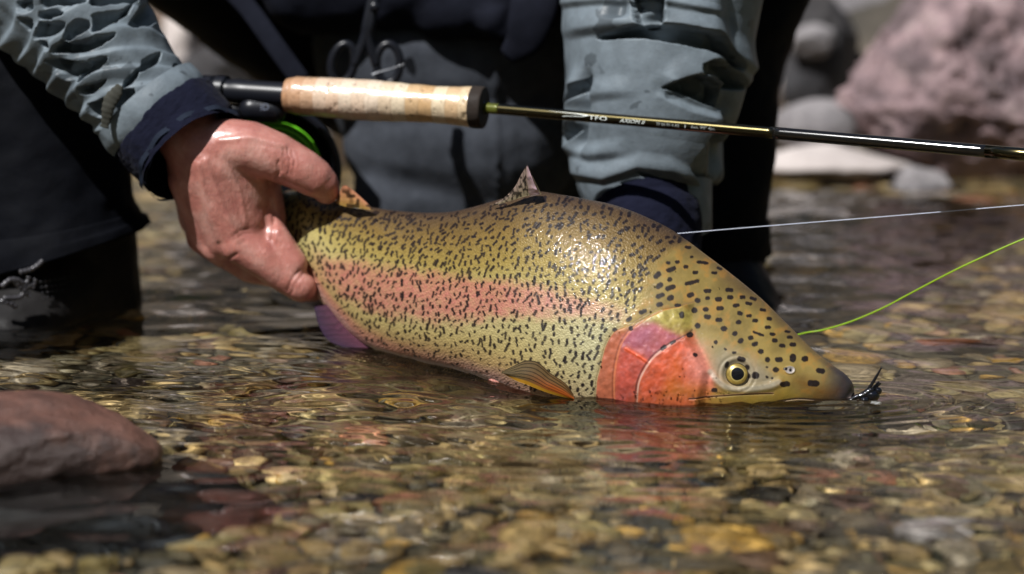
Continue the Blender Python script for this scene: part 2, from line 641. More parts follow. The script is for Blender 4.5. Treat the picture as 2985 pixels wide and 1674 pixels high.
# sunken coloured stones
c = PW(250, 1030, -0.07)
rock('rock', c, (0.026, 0.014, 0.014), M['orange_rock'], 5, 'orange stone under water between the boot and the red-brown rock', sub=4, recv=True, cat='stone')
c = PW(2760, 1165, -0.07)
rock('rock', c, (0.032, 0.016, 0.014), M['orange_rock'], 6, 'reddish stone under water to the right of the trout snout', sub=4, recv=True, cat='stone')
sm = [M['cobble_red'], M['pale_rock'], M['dark_rock'], M['brown_rock'], M['grey_rock']]
rs = np.random.default_rng(77)
base = [rock('river_stone', (0, 0, -5), (1, 1, 0.6), sm[k], 100 + k, 'x', sub=4, rough=0.12, facet=0.35) for k in range(5)]
cnt = 0
while cnt < 44:
    yy = 1.12 + 1.9 * rs.random() ** 1.1
    xx = rs.uniform(-0.30, 0.30) * (yy + 0.15)
    k = int(rs.choice(5, p=[0.14, 0.12, 0.22, 0.30, 0.22]))
    o = base[k] if base[k].location.z < -4 else base[k].copy()
    if o is not base[k]:
        COL.objects.link(o)
    s = rs.uniform(0.014, 0.03) * (0.8 + 0.35 * (yy - 1))
    o.location = (xx, yy, float(bedz(np.array(xx), np.array(yy))) + s * 0.12)
    o.scale = (s * rs.uniform(0.9, 1.5), s, s * 0.75)
    o.rotation_euler = (rs.normal(0, 0.15), rs.normal(0, 0.15), rs.uniform(0, 6.28))
    nm = ['red-brown', 'pale', 'black', 'tan', 'grey'][k]
    o['label'] = '%s cobble lying among the gravel under the water' % nm
    o['group'] = '%s cobbles on the river bed' % nm
    o['category'] = 'stone'
    RECV.append(o)
    cnt += 1

# boulders behind
def wedge(V):
    V = V.copy()
    z = V[:, 2]
    V[:, 0] = V[:, 0] * (1 - 0.15 * ss(0.1, -0.9, z)) + 0.36 * ss(0.5, -1.0, z)
    return V


rock('boulder', P(2800, 320, 3.12), (0.225, 0.16, 0.185), M['pink_rock'], 21, 'large pink pitted boulder at the right edge', sub=6, rough=0.20, facet=0.9, cut=wedge, pit=0.12)
rock('boulder', P(2990, 60, 3.75), (0.20, 0.2, 0.15), M['grey_rock'], 24, 'grey cracked boulder above and behind the pink boulder', sub=5, rough=0.22, facet=0.9, pit=0.06)
rock('boulder', P(2400, 375, 3.1), (0.075, 0.06, 0.045), M['grey_rock'], 25, 'rounded grey rock beside the pink boulder, just above the fishing rod', sub=5, rough=0.12, facet=0.6)
rock('boulder', P(2405, 492, 3.06), (0.135, 0.11, 0.040), M['pale_rock'], 31, 'flat pale rock with a shaded underside at the far waterline', sub=5, rough=0.13, facet=0.6, cut=under, recv=True)
rock('boulder', P(2425, 556, 3.06), (0.125, 0.085, 0.03), M['shade_rock'], 32, 'added black rock standing in for the shade under the flat pale rock', sub=4, rough=0.15, facet=0.6, recv=True)  # added: black colour stands for the shade under the overhang
rock('boulder', P(2680, 560, 2.95), (0.05, 0.05, 0.035), M['grey_rock'], 33, 'small wet grey rock between the pale flat rock and the pink boulder', sub=5, rough=0.2, recv=True)
rock('boulder', P(2335, 200, 3.6), (0.13, 0.1, 0.17), M['dark_rock'], 26, 'black rock standing in for shade in the gap behind the sleeve and the pink boulder', sub=5, rough=0.2, facet=0.8)  # black body fills the gap in place of its shade
rock('boulder', P(2370, 120, 3.5), (0.045, 0.04, 0.028), M['grey_rock'], 27, 'small grey rock on top of the dark gap beside the pink boulder', sub=4, rough=0.2)
rock('boulder', P(2470, 20, 3.9), (0.17, 0.1, 0.06), M['grey_rock'], 28, 'low grey rock at the top edge left of the grey boulder', sub=5, rough=0.2)
rock('boulder', P(2215, 300, 3.3), (0.04, 0.04, 0.09), M['pale_rock'], 29, 'narrow pale rock half hidden by the right sleeve', sub=5, rough=0.2)
rock('boulder', P(590, 70, 3.6), (0.085, 0.07, 0.12), M['brown_rock'], 41, 'brown streaked rock between the left sleeve and the dark vest', sub=5, rough=0.25, facet=0.8)
rock('boulder', P(520, 130, 3.4), (0.03, 0.03, 0.07), M['pale_rock'], 43, 'thin tan rock beside the left sleeve', sub=5, rough=0.25, facet=0.8)
rock('boulder', P(930, 410, 3.2), (0.05, 0.05, 0.09), M['pale_rock'], 44, 'pale golden rock seen behind the fly reel', sub=5, rough=0.2)
rock('boulder', P(380, 480, 3.3), (0.14, 0.06, 0.035), M['brown_rock'], 45, 'low pinkish rock behind the cuff at the far waterline', sub=5, rough=0.2, recv=True)
rock('boulder', P(700, 210, 3.35), (0.1, 0.08, 0.05), M['dark_rock'], 46, 'dark rock behind the rod butt', sub=5, rough=0.2)
rb = np.random.default_rng(9)
for k in range(22):
    xx = rb.uniform(-2.4, 2.6)
    yy = rb.uniform(3.5, 5.8)
    if 0.2 < xx < 1.2 and yy < 4.0:
        continue
    s = rb.uniform(0.12, 0.34)
    z = float(bedz(np.array(xx), np.array(yy)))
    kk = ['grey_rock', 'brown_rock', 'dark_rock', 'pink_rock'][k % 4]
    nm = ['grey', 'brown', 'black', 'pink'][k % 4]
    rock('boulder', (xx, yy, z), (s, s * 0.8, s * 0.6), M[kk], 300 + k, '%s boulder on the bank behind the angler' % nm, group='%s boulders on the bank' % nm,
         sub=4, rough=0.22, facet=0.9)


# ================================================================== the trout
ST = [  # top x, y, bottom x, y, depth Y, half thickness (m)
    (745, 640, 765, 700, 1.965, 0.011), (800, 585, 830, 745, 1.925, 0.014), (838, 556, 892, 790, 1.895, 0.018), (900, 553, 945, 865, 1.868, 0.022),
    (977, 588, 1020, 960, 1.84, 0.026), (1082, 604, 1098, 1018, 1.81, 0.029), (1171, 616, 1182, 1045, 1.78, 0.031),
    (1254, 622, 1260, 1064, 1.755, 0.033), (1337, 619, 1335, 1084, 1.732, 0.035), (1420, 600, 1412, 1108, 1.71, 0.0365),
    (1503, 576, 1485, 1140, 1.692, 0.038), (1569, 561, 1550, 1170, 1.677, 0.039), (1641, 571, 1615, 1195, 1.664, 0.0395),
    (1724, 586, 1680, 1215, 1.653, 0.0395), (1800, 603, 1742, 1228, 1.644, 0.039), (1888, 637, 1810, 1236, 1.636, 0.038),
    (1960, 674, 1872, 1240, 1.63, 0.037), (2040, 735, 1945, 1240, 1.624, 0.0355), (2120, 797, 2020, 1236, 1.618, 0.034),
    (2198, 861, 2095, 1230, 1.613, 0.032), (2283, 944, 2180, 1222, 1.609, 0.029), (2369, 1030, 2270, 1212, 1.606, 0.025),
    (2433, 1077, 2350, 1203, 1.604, 0.020), (2467, 1103, 2410, 1192, 1.603, 0.0145), (2486, 1132, 2455, 1180, 1.602, 0.008), (2490, 1150, 2478, 1166, 1.602, 0.003)]
ST = np.array(ST, float)
NU, NF, NB = 1050, 400, 44
key = np.concatenate([[0], np.cumsum(np.hypot(np.diff(ST[:, 0] + ST[:, 2]), np.diff(ST[:, 1] + ST[:, 3])) / 2)])
us = np.linspace(0, key[-1], NU)


def cub(k, v, q):
    """smooth interpolation through stations (Catmull-Rom on uneven keys)"""
    m = np.gradient(v, k)
    i = np.clip(np.searchsorted(k, q, 'right') - 1, 0, len(k) - 2)
    h = k[i + 1] - k[i]
    t = (q - k[i]) / h
    return ((2 * t ** 3 - 3 * t ** 2 + 1) * v[i] + (t ** 3 - 2 * t ** 2 + t) * h * m[i] + (-2 * t ** 3 + 3 * t ** 2) * v[i + 1] + (t ** 3 - t ** 2) * h * m[i + 1])


S_ = np.stack([cub(key, ST[:, i], us) for i in range(6)], -1)
S_[:, 5] = np.maximum(S_[:, 5], 0.0012)
Ty = S_[:, 4] + 0.010 + 0.034 * ss(0, 700, us) * ss(key[-1], key[-1] - 500, us)       # the back leans a little away
Tw = P(S_[:, 0], S_[:, 1], Ty)
Bw = P(S_[:, 2], S_[:, 3], S_[:, 4] - 0.006 - 0.020 * ss(300, 900, us) * ss(key[-1], key[-1] - 500, us))
Cw = (Tw + Bw) / 2
Aw = (Tw - Bw) / 2
tg = np.gradient(Cw, axis=0)
tg /= np.linalg.norm(tg, axis=1)[:, None]
side = np.cross(Aw, tg)
side /= np.linalg.norm(side, axis=1)[:, None]
side *= -np.sign(side[:, 1:2])               # towards the camera
th = np.concatenate([np.linspace(0, PI, NF), np.linspace(PI, 2 * PI, NB + 2)[1:-1]])
cs, sn = np.cos(th), np.sin(th)
# a trout's section: fuller in the middle than an ellipse, keel-less back
fl = np.sign(sn) * np.abs(sn) ** 0.86
G = Cw[:, None] + Aw[:, None] * cs[None, :, None] + side[:, None] * (S_[:, 5][:, None] * fl[None])[..., None]
Gf = G[:, :NF]
px, py = PRJ(Gf.reshape(-1, 3))
px = px.reshape(NU, NF)
py = py.reshape(NU, NF)
tt = np.arccos(np.clip(cs[:NF], -1, 1)) / PI            # 0 back .. 1 belly, arc-like
tt = np.broadcast_to((1 - cs[:NF]) / 2, (NU, NF))        # straight fraction of height

# ---- pigment map of the flank, 1 cell = one picture measure
OX, OY, MW, MH = 730, 520, 1790, 740
gx, gy = np.meshgrid(np.arange(MW) + OX, np.arange(MH) + OY)
gx = gx.astype(float)
gy = gy.astype(float)


WARP = [5 * vn2(gx, gy, 0.035, 201, 3) + 2.5 * vn2(gx, gy, 0.14, 203, 2), 5 * vn2(gx, gy, 0.035, 202, 3) + 2.5 * vn2(gx, gy, 0.14, 204, 2)]


def z5(pts):
    return [(1600 + a / 2.3418, 700 + b / 2.3418) for a, b in pts]


def inside(poly, X, Y):
    r = np.zeros(X.shape, bool)
    n = len(poly)
    for i in range(n):
        x1, y1 = poly[i]
        x2, y2 = poly[(i + 1) % n]
        c = ((y1 > Y) != (y2 > Y)) & (X < (x2 - x1) * (Y - y1) / (y2 - y1 + 1e-9) + x1)
        r ^= c
    return r


def dline(poly, X, Y, closed=False):
    if X.shape == (MH, MW):      # only work near the line
        pa = np.array(poly)
        x0, x1 = int(max(0, pa[:, 0].min() - OX - 70)), int(min(MW, pa[:, 0].max() - OX + 70))
        y0, y1 = int(max(0, pa[:, 1].min() - OY - 70)), int(min(MH, pa[:, 1].max() - OY + 70))
        o_ = np.full(X.shape, 1e9)
        if x1 > x0 and y1 > y0:
            o_[y0:y1, x0:x1] = dline(poly, X[y0:y1, x0:x1].copy(), Y[y0:y1, x0:x1].copy(), closed)
        return o_
    d = np.full(X.shape, 1e9)
    n = len(poly)
    for i in range(n if closed else n - 1):
        x1, y1 = poly[i]
        x2, y2 = poly[(i + 1) % n]
        t = np.clip(((X - x1) * (x2 - x1) + (Y - y1) * (y2 - y1)) / ((x2 - x1) ** 2 + (y2 - y1) ** 2 + 1e-9), 0, 1)
        d = np.minimum(d, np.hypot(X - x1 - t * (x2 - x1), Y - y1 - t * (y2 - y1)))
    return d


def soft(poly, w, X, Y):
    """0..1 mask, blurred edge w, ragged like pigment"""
    X = X + WARP[0]
    Y = Y + WARP[1]
    w = w * 2.3
    d = dline(poly, X, Y, True)
    return ss(-w, w, np.where(inside(poly, X, Y), d, -d))


def spl(pts, n=60):
    return [tuple(p) for p in crom(np.array(pts, float), n)]


GILL = spl(z5([(1000, 425), (930, 445), (860, 460), (760, 470), (700, 500), (640, 535), (580, 568), (520, 592), (450, 625), (400, 700), (372, 780), (350, 880), (330, 960), (320, 1100)]))
OPER = spl(z5([(900, 462), (800, 480), (720, 515), (640, 560), (560, 625), (505, 700), (472, 800), (455, 900), (450, 1000), (455, 1150)]))
PREO = spl(z5([(990, 620), (950, 660), (870, 700), (790, 745), (720, 800), (670, 865), (632, 935), (612, 1010), (605, 1150)]))
MAXI = spl(z5([(960, 1072), (1150, 1062), (1300, 1052), (1420, 1046), (1530, 1044)]), 20)
LIP = spl(z5([(1380, 1150), (1500, 1118), (1600, 1098), (1700, 1085), (1800, 1090), (1900, 1095), (2000, 1092), (2070, 1075)]), 20)

# ---- spots: (x, y, half length, half width, angle) in picture measures
spots = []
HEAD = [(950, 50, 22, 11, 10), (835, 12, 20, 8, 0), (1050, 155, 42, 11, 8), (977, 289, 52, 14, -14), (935, 182, 18, 13, 0), (1000, 222, 20, 13, 0), (1130, 225, 21, 10, 0),
        (975, 115, 14, 9, 0), (877, 150, 17, 12, 0), (835, 200, 36, 17, -20), (815, 155, 16, 12, 0), (740, 240, 31, 19, -40), (825, 270, 20, 17, -30), (755, 312, 28, 19, -40),
        (829, 326, 38, 18, -18), (760, 380, 33, 17, -20), (830, 395, 26, 19, -25), (755, 440, 25, 17, -10), (880, 447, 24, 14, 10), (1165, 195, 22, 9, 25),
        (1083, 347, 27, 15, 0), (1232, 340, 29, 14, 8), (967, 376, 27, 17, -20), (1083, 397, 18, 13, 0), (1158, 404, 25, 17, 0), (1237, 390, 23, 15, 0), (1322, 390, 21, 13, 0),
        (1395, 400, 27, 12, 20), (1015, 412, 21, 18, 0), (1278, 447, 25, 14, -10), (1365, 433, 25, 12, 10), (1461, 477, 23, 12, 10), (993, 480, 22, 20, 0), (1070, 473, 21, 16, 0),
        (1168, 466, 27, 15, 0), (1305, 500, 21, 14, 20), (1366, 517, 21, 12, 0), (1083, 524, 25, 17, 10), (1160, 545, 25, 15, 0), (1295, 560, 20, 17, 0), (1408, 551, 21, 13, 0),
        (1505, 538, 21, 13, 10), (907, 521, 24, 18, 75), (1016, 585, 22, 20, 0), (1195, 606, 23, 20, 0), (1495, 597, 23, 13, 0), (962, 650, 24, 19, -25), (1270, 638, 21, 17, -20),
        (1430, 640, 43, 9, 20), (1527, 643, 21, 12, 5), (1628, 625, 21, 9, 10), (1310, 688, 22, 18, -40), (1378, 668, 20, 15, -10), (1542, 685, 21, 14, 5), (1646, 664, 22, 12, 10),
        (1140, 698, 15, 14, 0), (1406, 710, 23, 16, -20), (1594, 720, 23, 14, 8), (1666, 714, 23, 15, 5), (1447, 761, 20, 18, 0), (1493, 817, 19, 18, 0), (1570, 817, 28, 18, 0),
        (1665, 806, 30, 22, 88), (1748, 812, 24, 21, 0), (1000, 790, 17, 15, 0), (1265, 770, 16, 9, 0), (1315, 812, 30, 16, 10), (1550, 886, 22, 18, 0), (1855, 894, 33, 18, 8),
        (1612, 984, 36, 19, -5), (1806, 979, 41, 22, 5), (1130, 1025, 21, 15, 0), (783, 738, 24, 14, -35), (848, 703, 23, 12, -30), (563, 606, 20, 15, 70), (450, 612, 18, 15, 0),
        (642, 490, 30, 15, -20), (548, 540, 24, 16, -40), (1205, 745, 12, 8, 40), (1487, 868, 9, 8, 0), (1526, 944, 9, 8, 0), (1490, 936, 12, 10, 0), (1410, 925, 27, 25, 0)]
for a, b, l, w, g in HEAD:
    spots.append((1600 + a / 2.3418, 700 + b / 2.3418, l / 2.3418, w / 2.3418, g, 0.97, 0))
ZONE = [(2040, 690), (1975, 715), (1915, 760), (1885, 820), (1880, 865), (1850, 905), (1800, 950), (1770, 985), (1757, 1040), (1742, 1150)]
zx = np.array([p[0] for p in ZONE])
zy = np.array([p[1] for p in ZONE])
rf = np.random.default_rng(8)
Xc = S_[:, 0]


def flank_t(X, Y):
    """height fraction (0 back, 1 belly) at picture point"""
    tx = np.interp(X, S_[:, 0], S_[:, 1])
    bx = np.interp(X, S_[:, 2], S_[:, 3])
    return (Y - tx) / (bx - tx)


y_ = 545.0
row = 0
while y_ < 1215:
    x_ = 800.0 + (row % 2) * 9
    while x_ < 2050:
        f = (x_ - 820) / 1000
        dx = 14.2 + 8.0 * ss(0.2, 1.0, f)
        sx = x_ + rf.normal(0, 3.6)
        sy = y_ + rf.normal(0, 4.6)
        x_ += dx * rf.uniform(0.82, 1.2)
        t = float(flank_t(np.array(sx), np.array(sy)))
        if t < 0.012 or t > 0.97:
            continue
        if sx > np.interp(sy, zy, zx) - 6:
            continue
        if rf.random() < 0.07 + 0.25 * max(0, (t - 0.8) / 0.2) + 0.12 * (abs(t - 0.55) < 0.1) * (f > 0.15) + 0.12 * (f > 0.55) * (t < 0.3):
            continue
        big = 1 + 0.5 * ss(0.55, 1.05, f)
        ln_ = rf.choice([3.8, 5.2, 6.5, 7.8, 9.4], p=[0.16, 0.24, 0.28, 0.22, 0.10]) * rf.uniform(0.9, 1.1) * (1 - 0.45 * ss(0.75, 0.95, t)) * (0.92 + 0.2 * big)
        if rf.random() < 0.12:
            ln_ *= 1.35
        wd_ = rf.uniform(2.9, 4.5) * (0.95 + 0.34 * (big - 1) * 2)
        ang = -(46 + 30 * ss(0.1, 0.45, t) + 10 * ss(0.5, 0.9, t)) + rf.normal(0, 8)
        if f < 0.15:
            ang -= 12
        spots.append((sx, sy, ln_, wd_, ang, rf.uniform(0.88, 1.0), rf.normal(0, 1.6)))
    y_ += 18.4 + 1.2 * math.sin(row)
    row += 1

SP = np.zeros((MH, MW))
for (sx, sy, l, w, g, dk, wob) in spots:
    R = int(l + w + 6)
    x0, x1 = max(0, int(sx - OX) - R), min(MW, int(sx - OX) + R)
    y0, y1 = max(0, int(sy - OY) - R), min(MH, int(sy - OY) + R)
    if x1 <= x0 or y1 <= y0:
        continue
    X, Y = gx[y0:y1, x0:x1] - sx, gy[y0:y1, x0:x1] - sy
    a = math.radians(g)
    u = X * math.cos(a) + Y * math.sin(a)
    v = -X * math.sin(a) + Y * math.cos(a)
    v = v + wob * np.sin(u / max(l, 4) * 2.6)
    core = max(l - w, 0.01)
    d = np.hypot(np.maximum(np.abs(u) - core, 0), v) if l > w * 1.25 else np.hypot(u * w / l, v)
    d = d + 1.5 * vn2(X + sx, Y + sy, 0.24, 7, 2)
    SP[y0:y1, x0:x1] = np.maximum(SP[y0:y1, x0:x1], dk * ss(w + 1.1, w - 1.1, d))

# ---- flank colour
KT = [0, 0.08, 0.18, 0.33, 0.46, 0.56, 0.66, 0.80, 0.90, 0.965, 1.0]
KC = np.array([lin(70, 54, 42), lin(94, 74, 44), lin(120, 97, 50), lin(146, 126, 68), lin(164, 150, 96), lin(170, 156, 108), lin(170, 158, 112), lin(168, 150, 100),
               lin(164, 137, 94), lin(168, 132, 118), lin(176, 160, 156)])
T2 = flank_t(gx, gy)
wobt = T2 + 0.02 * vn2(gx, gy, 0.02, 3, 2)
FC = np.stack([np.interp(np.clip(wobt, 0, 1), KT, KC[:, i]) for i in range(3)], -1)
# left (tail) side runs greener-gold, the shoulder silvery
sil = ss(1500, 1850, gx) * ss(0.42, 0.62, wobt)
FC = FC * (1 - 0.5 * sil[..., None]) + np.array(lin(178, 180, 154)) * 0.5 * sil[..., None]
yel = ss(1250, 850, gx) * ss(0.15, 0.4, wobt) * ss(0.95, 0.7, wobt)
FC = FC * (1 - 0.45 * yel[..., None]) + np.array(lin(190, 176, 110)) * 0.45 * yel[..., None]
# pink stripe
bu = np.interp(gx, [880, 962, 1101, 1275, 1506, 1680, 1808, 1900], [700, 752, 778, 800, 823, 855, 893, 915])
bl = np.interp(gx, [880, 985, 1066, 1275, 1448, 1622, 1808, 1900], [770, 848, 905, 938, 928, 912, 935, 950])
nz = 20 * vn2(gx, gy, 0.03, 12, 4) + 9 * vn2(gx, gy, 0.2, 13, 2)
band = ss(-22, 26, gy - bu + nz) * ss(-26, 26, bl - gy + nz) * ss(885, 975, gx) * (1 - 0.45 * ss(1640, 1850, gx))
band *= 0.80 + 0.16 * vn2(gx, gy, 0.05, 77, 2) + 0.22 * vn2(gx, gy, 0.22, 78, 2)
band = np.clip(band, 0, 1)
pk = np.array(lin(178, 104, 98))[None, None] * (1 - 0.0) + 0 * FC
pk2 = np.array(lin(196, 140, 132))
mx = ss(1400, 1750, gx)[..., None]
pk = pk * (1 - mx) + pk2 * mx
FC = FC * (1 - 0.88 * band[..., None]) + pk * 0.88 * band[..., None]
lowp = ss(0.86, 0.95, wobt) * ss(1450, 1000, gx) * 0.55
FC = FC * (1 - lowp[..., None]) + np.array(lin(196, 128, 104)) * lowp[..., None]
# scale texture: tiny rows of lighter scale edges
u_ = gx / 5.2 + 0.35 * vn2(gx, gy, 0.05, 5)
v_ = (gy - 0.45 * gx) / 5.6 + 0.35 * vn2(gx, gy, 0.05, 6)
sc1 = np.abs(np.sin(PI * (u_ + v_) / 2)) * np.abs(np.sin(PI * (u_ - v_) / 2))
headmask = ss(-34, 26, gx - np.interp(gy, zy, zx) - 4 + 8 * vn2(gx, gy, 0.03, 88, 3))
grain = 1 + (0.30 * (sc1 - 0.35) + 0.22 * vn2(gx, gy, 0.24, 31, 2)) * (1 - headmask)
FC *= np.clip(grain, 0.4, 1.7)[..., None]

# ---- head
def over(mask, c, k=1.0):
    global FC
    m_ = (mask * k)[..., None]
    FC = FC * (1 - m_) + np.asarray(c) * m_


hn = vn2(gx, gy, 0.018, 51, 3)
hn2 = vn2(gx, gy, 0.05, 52, 3)
hc = np.array(lin(138, 118, 66)) * (1 + 0.45 * hn[..., None] + 0.22 * hn2[..., None])
tp = flank_t(gx, gy)
hc = hc * (1 - 0.5 * ss(0.16, 0.0, tp)[..., None]) + np.array(lin(70, 46, 44)) * (0.5 * ss(0.16, 0.0, tp))[..., None]
warm = np.array(lin(176, 118, 48))
hc = hc + (warm - hc) * (0.3 * ss(0.0, 0.5, hn2))[..., None]
over(headmask, hc)
snoutd = ss(1760, 2030, (gx - 1600) * 2.3418 + 0.10 * ((gy - 700) * 2.3418 - 900)) * ss(740, 920, (gy - 700) * 2.3418 + 0.12 * (gx - 2400))
over(snoutd, lin(42, 42, 56), 0.9)
over(soft(z5([(1690, 960), (1760, 1040), (1900, 1075), (1950, 1040), (1850, 1010), (1780, 960)]), 16, gx, gy), lin(110, 66, 20), 0.7)
behind = inside(GILL + [(1775, 1300), (2100, 1300), (2300, 900)], gx, gy)
gm = inside([(p[0], p[1]) for p in GILL] + z5([(700, 1300), (1040, 1300), (1120, 900), (990, 630), (985, 560)]), gx, gy)
dG = dline(GILL, gx, gy)
RB_ = z5([(1010, 400), (985, 560), (990, 630), (1120, 900), (1040, 1300)])
dR_ = dline(RB_, gx, gy)
gmask = np.where(gm, 1, 0) * ss(-2.5, 3, np.where(gm, dG, -dG)) * np.where(gm, ss(2, 34, dR_), 0)
low = ss(560, 660, (gy - 700) * 2.3418)
mott = vn2(gx, gy, 0.045, 61, 4)
mott2 = vn2(gx, gy, 0.13, 62, 3)
sheen_mott = vn2(gx * 0.55 + gy * 0.5, gy * 0.35 - gx * 0.3, 0.16, 64, 4) * 1.6  # pale streaky speckle: wet sheen painted into the gill colours
over(gmask * low, np.array(lin(188, 104, 78)) * (1 + 0.3 * mott[..., None] + 0.2 * mott2[..., None]), 0.92)
over(soft(z5([(700, 505), (760, 478), (870, 468), (965, 485), (985, 560), (930, 640), (880, 655), (780, 606), (700, 560), (620, 570)]), 5, gx, gy), np.array(lin(158, 144, 76)) * (1 + 0.5 * mott2[..., None] + 0.2 * mott[..., None]), 0.8)
over(soft(z5([(560, 622), (620, 590), (690, 566), (780, 600), (880, 650), (900, 680), (790, 742), (720, 800), (690, 830), (640, 780), (540, 735), (495, 745), (500, 700)]), 6, gx, gy),
     np.array(lin(172, 92, 98)) * (1 + 0.3 * mott[..., None]) + np.array([0.07, 0.05, 0.08]) * np.maximum(mott2, 0)[..., None] * 1.6, 0.9)
over(soft(z5([(560, 640), (640, 580), (720, 600), (680, 690), (590, 720), (520, 700)]), 12, gx, gy), lin(160, 98, 128), 0.45)
over(soft(z5([(492, 745), (540, 738), (640, 782), (690, 832), (640, 910), (608, 1000), (600, 1130), (455, 1130), (455, 950), (468, 820)]), 6, gx, gy), np.array(lin(184, 80, 66)) * (1 + 0.35 * mott[..., None] + 0.3 * mott2[..., None]) + np.array([0.05, 0.04, 0.045]) * np.maximum(sheen_mott, 0)[..., None], 0.92)
over(soft(z5([(995, 630), (950, 665), (870, 705), (790, 750), (715, 815), (660, 890), (625, 960), (605, 1130), (1080, 1130), (1130, 1010), (1140, 940), (1090, 860), (1050, 750), (1010, 700)]), 6, gx, gy),
     np.array(lin(196, 86, 56)) * (1 + 0.35 * mott[..., None] + 0.3 * mott2[..., None]) + np.array([0.08, 0.06, 0.06]) * np.maximum(sheen_mott, 0)[..., None], 0.92)
over(soft(z5([(1010, 720), (1060, 735), (1110, 860), (1150, 950), (1100, 1010), (1000, 960), (960, 860), (980, 780)]), 18, gx, gy), np.array(lin(224, 150, 134)) * (1 + 0.35 * mott2[..., None]), 0.75)  # pink-white cheek highlights painted into the skin colour
over(soft(z5([(830, 960), (1150, 1000), (1180, 1060), (900, 1090), (760, 1070)]), 12, gx, gy), np.array(lin(172, 112, 48)), 0.6)
over(soft(z5([(840, 850), (880, 800), (910, 900), (860, 1000), (800, 1020)]), 12, gx, gy), lin(196, 96, 30), 0.6)
over(ss(9, 0, np.abs(dline(z5([(530, 745), (600, 785), (680, 838)]), gx, gy) - 1)), lin(226, 92, 54), 0.8)
# pale rims of the gill plates and dark creases beside them
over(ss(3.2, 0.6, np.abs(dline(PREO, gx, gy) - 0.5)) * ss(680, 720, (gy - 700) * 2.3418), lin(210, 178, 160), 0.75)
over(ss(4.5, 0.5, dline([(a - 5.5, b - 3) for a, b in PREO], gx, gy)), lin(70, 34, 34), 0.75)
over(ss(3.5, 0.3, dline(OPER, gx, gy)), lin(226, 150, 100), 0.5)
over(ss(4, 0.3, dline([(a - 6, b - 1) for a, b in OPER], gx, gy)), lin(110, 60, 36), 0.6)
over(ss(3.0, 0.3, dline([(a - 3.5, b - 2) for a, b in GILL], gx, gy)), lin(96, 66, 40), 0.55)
# grey skin round the eye, silver cheek strip, jaws
over(soft(z5([(1120, 900), (1130, 800), (1190, 760), (1290, 770), (1380, 800), (1470, 870), (1530, 940), (1500, 975), (1400, 990), (1250, 990), (1180, 965)]), 14, gx, gy), np.array(lin(150, 140, 120)) * (1 + 0.15 * mott2[..., None]), 0.85)
over(soft(z5([(1000, 690), (1100, 700), (1200, 730), (1190, 790), (1120, 800), (1080, 760)]), 22, gx, gy), lin(146, 136, 104), 0.6)
over(ss(13, 2, dline(spl(z5([(1100, 900), (1150, 960), (1210, 1000), (1300, 1018), (1400, 1014), (1500, 998), (1570, 972)]), 20), gx, gy)), np.array(lin(172, 164, 146)) * (1 + 0.35 * mott2[..., None]), 0.7)
over(soft(z5([(1000, 1080), (1300, 1056), (1530, 1050), (1620, 1000), (1700, 1060), (1650, 1100), (1500, 1120), (1300, 1150), (1000, 1150)]), 10, gx, gy), np.array(lin(150, 126, 54)) * (1 + 0.2 * mott[..., None]), 0.8)
over(soft(z5([(600, 1080), (1300, 1140), (1350, 1300), (600, 1300)]), 16, gx, gy), lin(176, 100, 64), 0.6)
over(ss(4.5, 1, dline(LIP, gx, gy)), lin(176, 154, 150), 0.55)
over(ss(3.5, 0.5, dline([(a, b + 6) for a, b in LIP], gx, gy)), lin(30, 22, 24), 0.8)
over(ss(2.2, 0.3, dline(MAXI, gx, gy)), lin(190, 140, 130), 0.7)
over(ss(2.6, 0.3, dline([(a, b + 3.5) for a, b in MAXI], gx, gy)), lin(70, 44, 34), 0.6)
# eyelid ring spots, nostril rim
EX, EY = 1600 + 1285 / 2.3418, 700 + 914 / 2.3418
for a, b, l, w, g in [(1215, 850, 25, 15, 110), (1352, 868, 20, 20, 0), (1312, 812, 30, 15, 8), (1362, 925, 22, 16, 60)]:
    X, Y = gx - (1600 + a / 2.3418), gy - (700 + b / 2.3418)
    r_ = math.radians(g)
    u, v = X * math.cos(r_) + Y * math.sin(r_), -X * math.sin(r_) + Y * math.cos(r_)
    SP = np.maximum(SP, 0.95 * ss(1.15, 0.8, np.hypot(u / (l / 2.34), v / (w / 2.34))))
NX, NY = 1600 + 1645 / 2.3418, 700 + 888 / 2.3418
rn = np.hypot((gx - NX) / 14, (gy - NY) / 10.5)
over(ss(1.15, 0.85, rn), lin(176, 170, 168), 0.9)
over(ss(1, 0.6, np.hypot((gx - NX - 3) / 5, (gy - NY) / 5.5)), lin(14, 12, 16), 1)
over(ss(1, 0.6, np.hypot((gx - NX + 13) / 8, (gy - NY + 3) / 6)), lin(16, 14, 16), 1)
SPc = SP[..., None]
FC = FC * (1 - SPc) + np.array(lin(24, 15, 18)) * SPc
gdark = (1 - 0.14 * gmask * low)[..., None]
FC = FC * 0.88 * gdark
lum_ = FC.mean(-1, keepdims=True)
FC = FC + (lum_ - FC) * -0.04
FC = np.clip(FC, 0.002, 1)

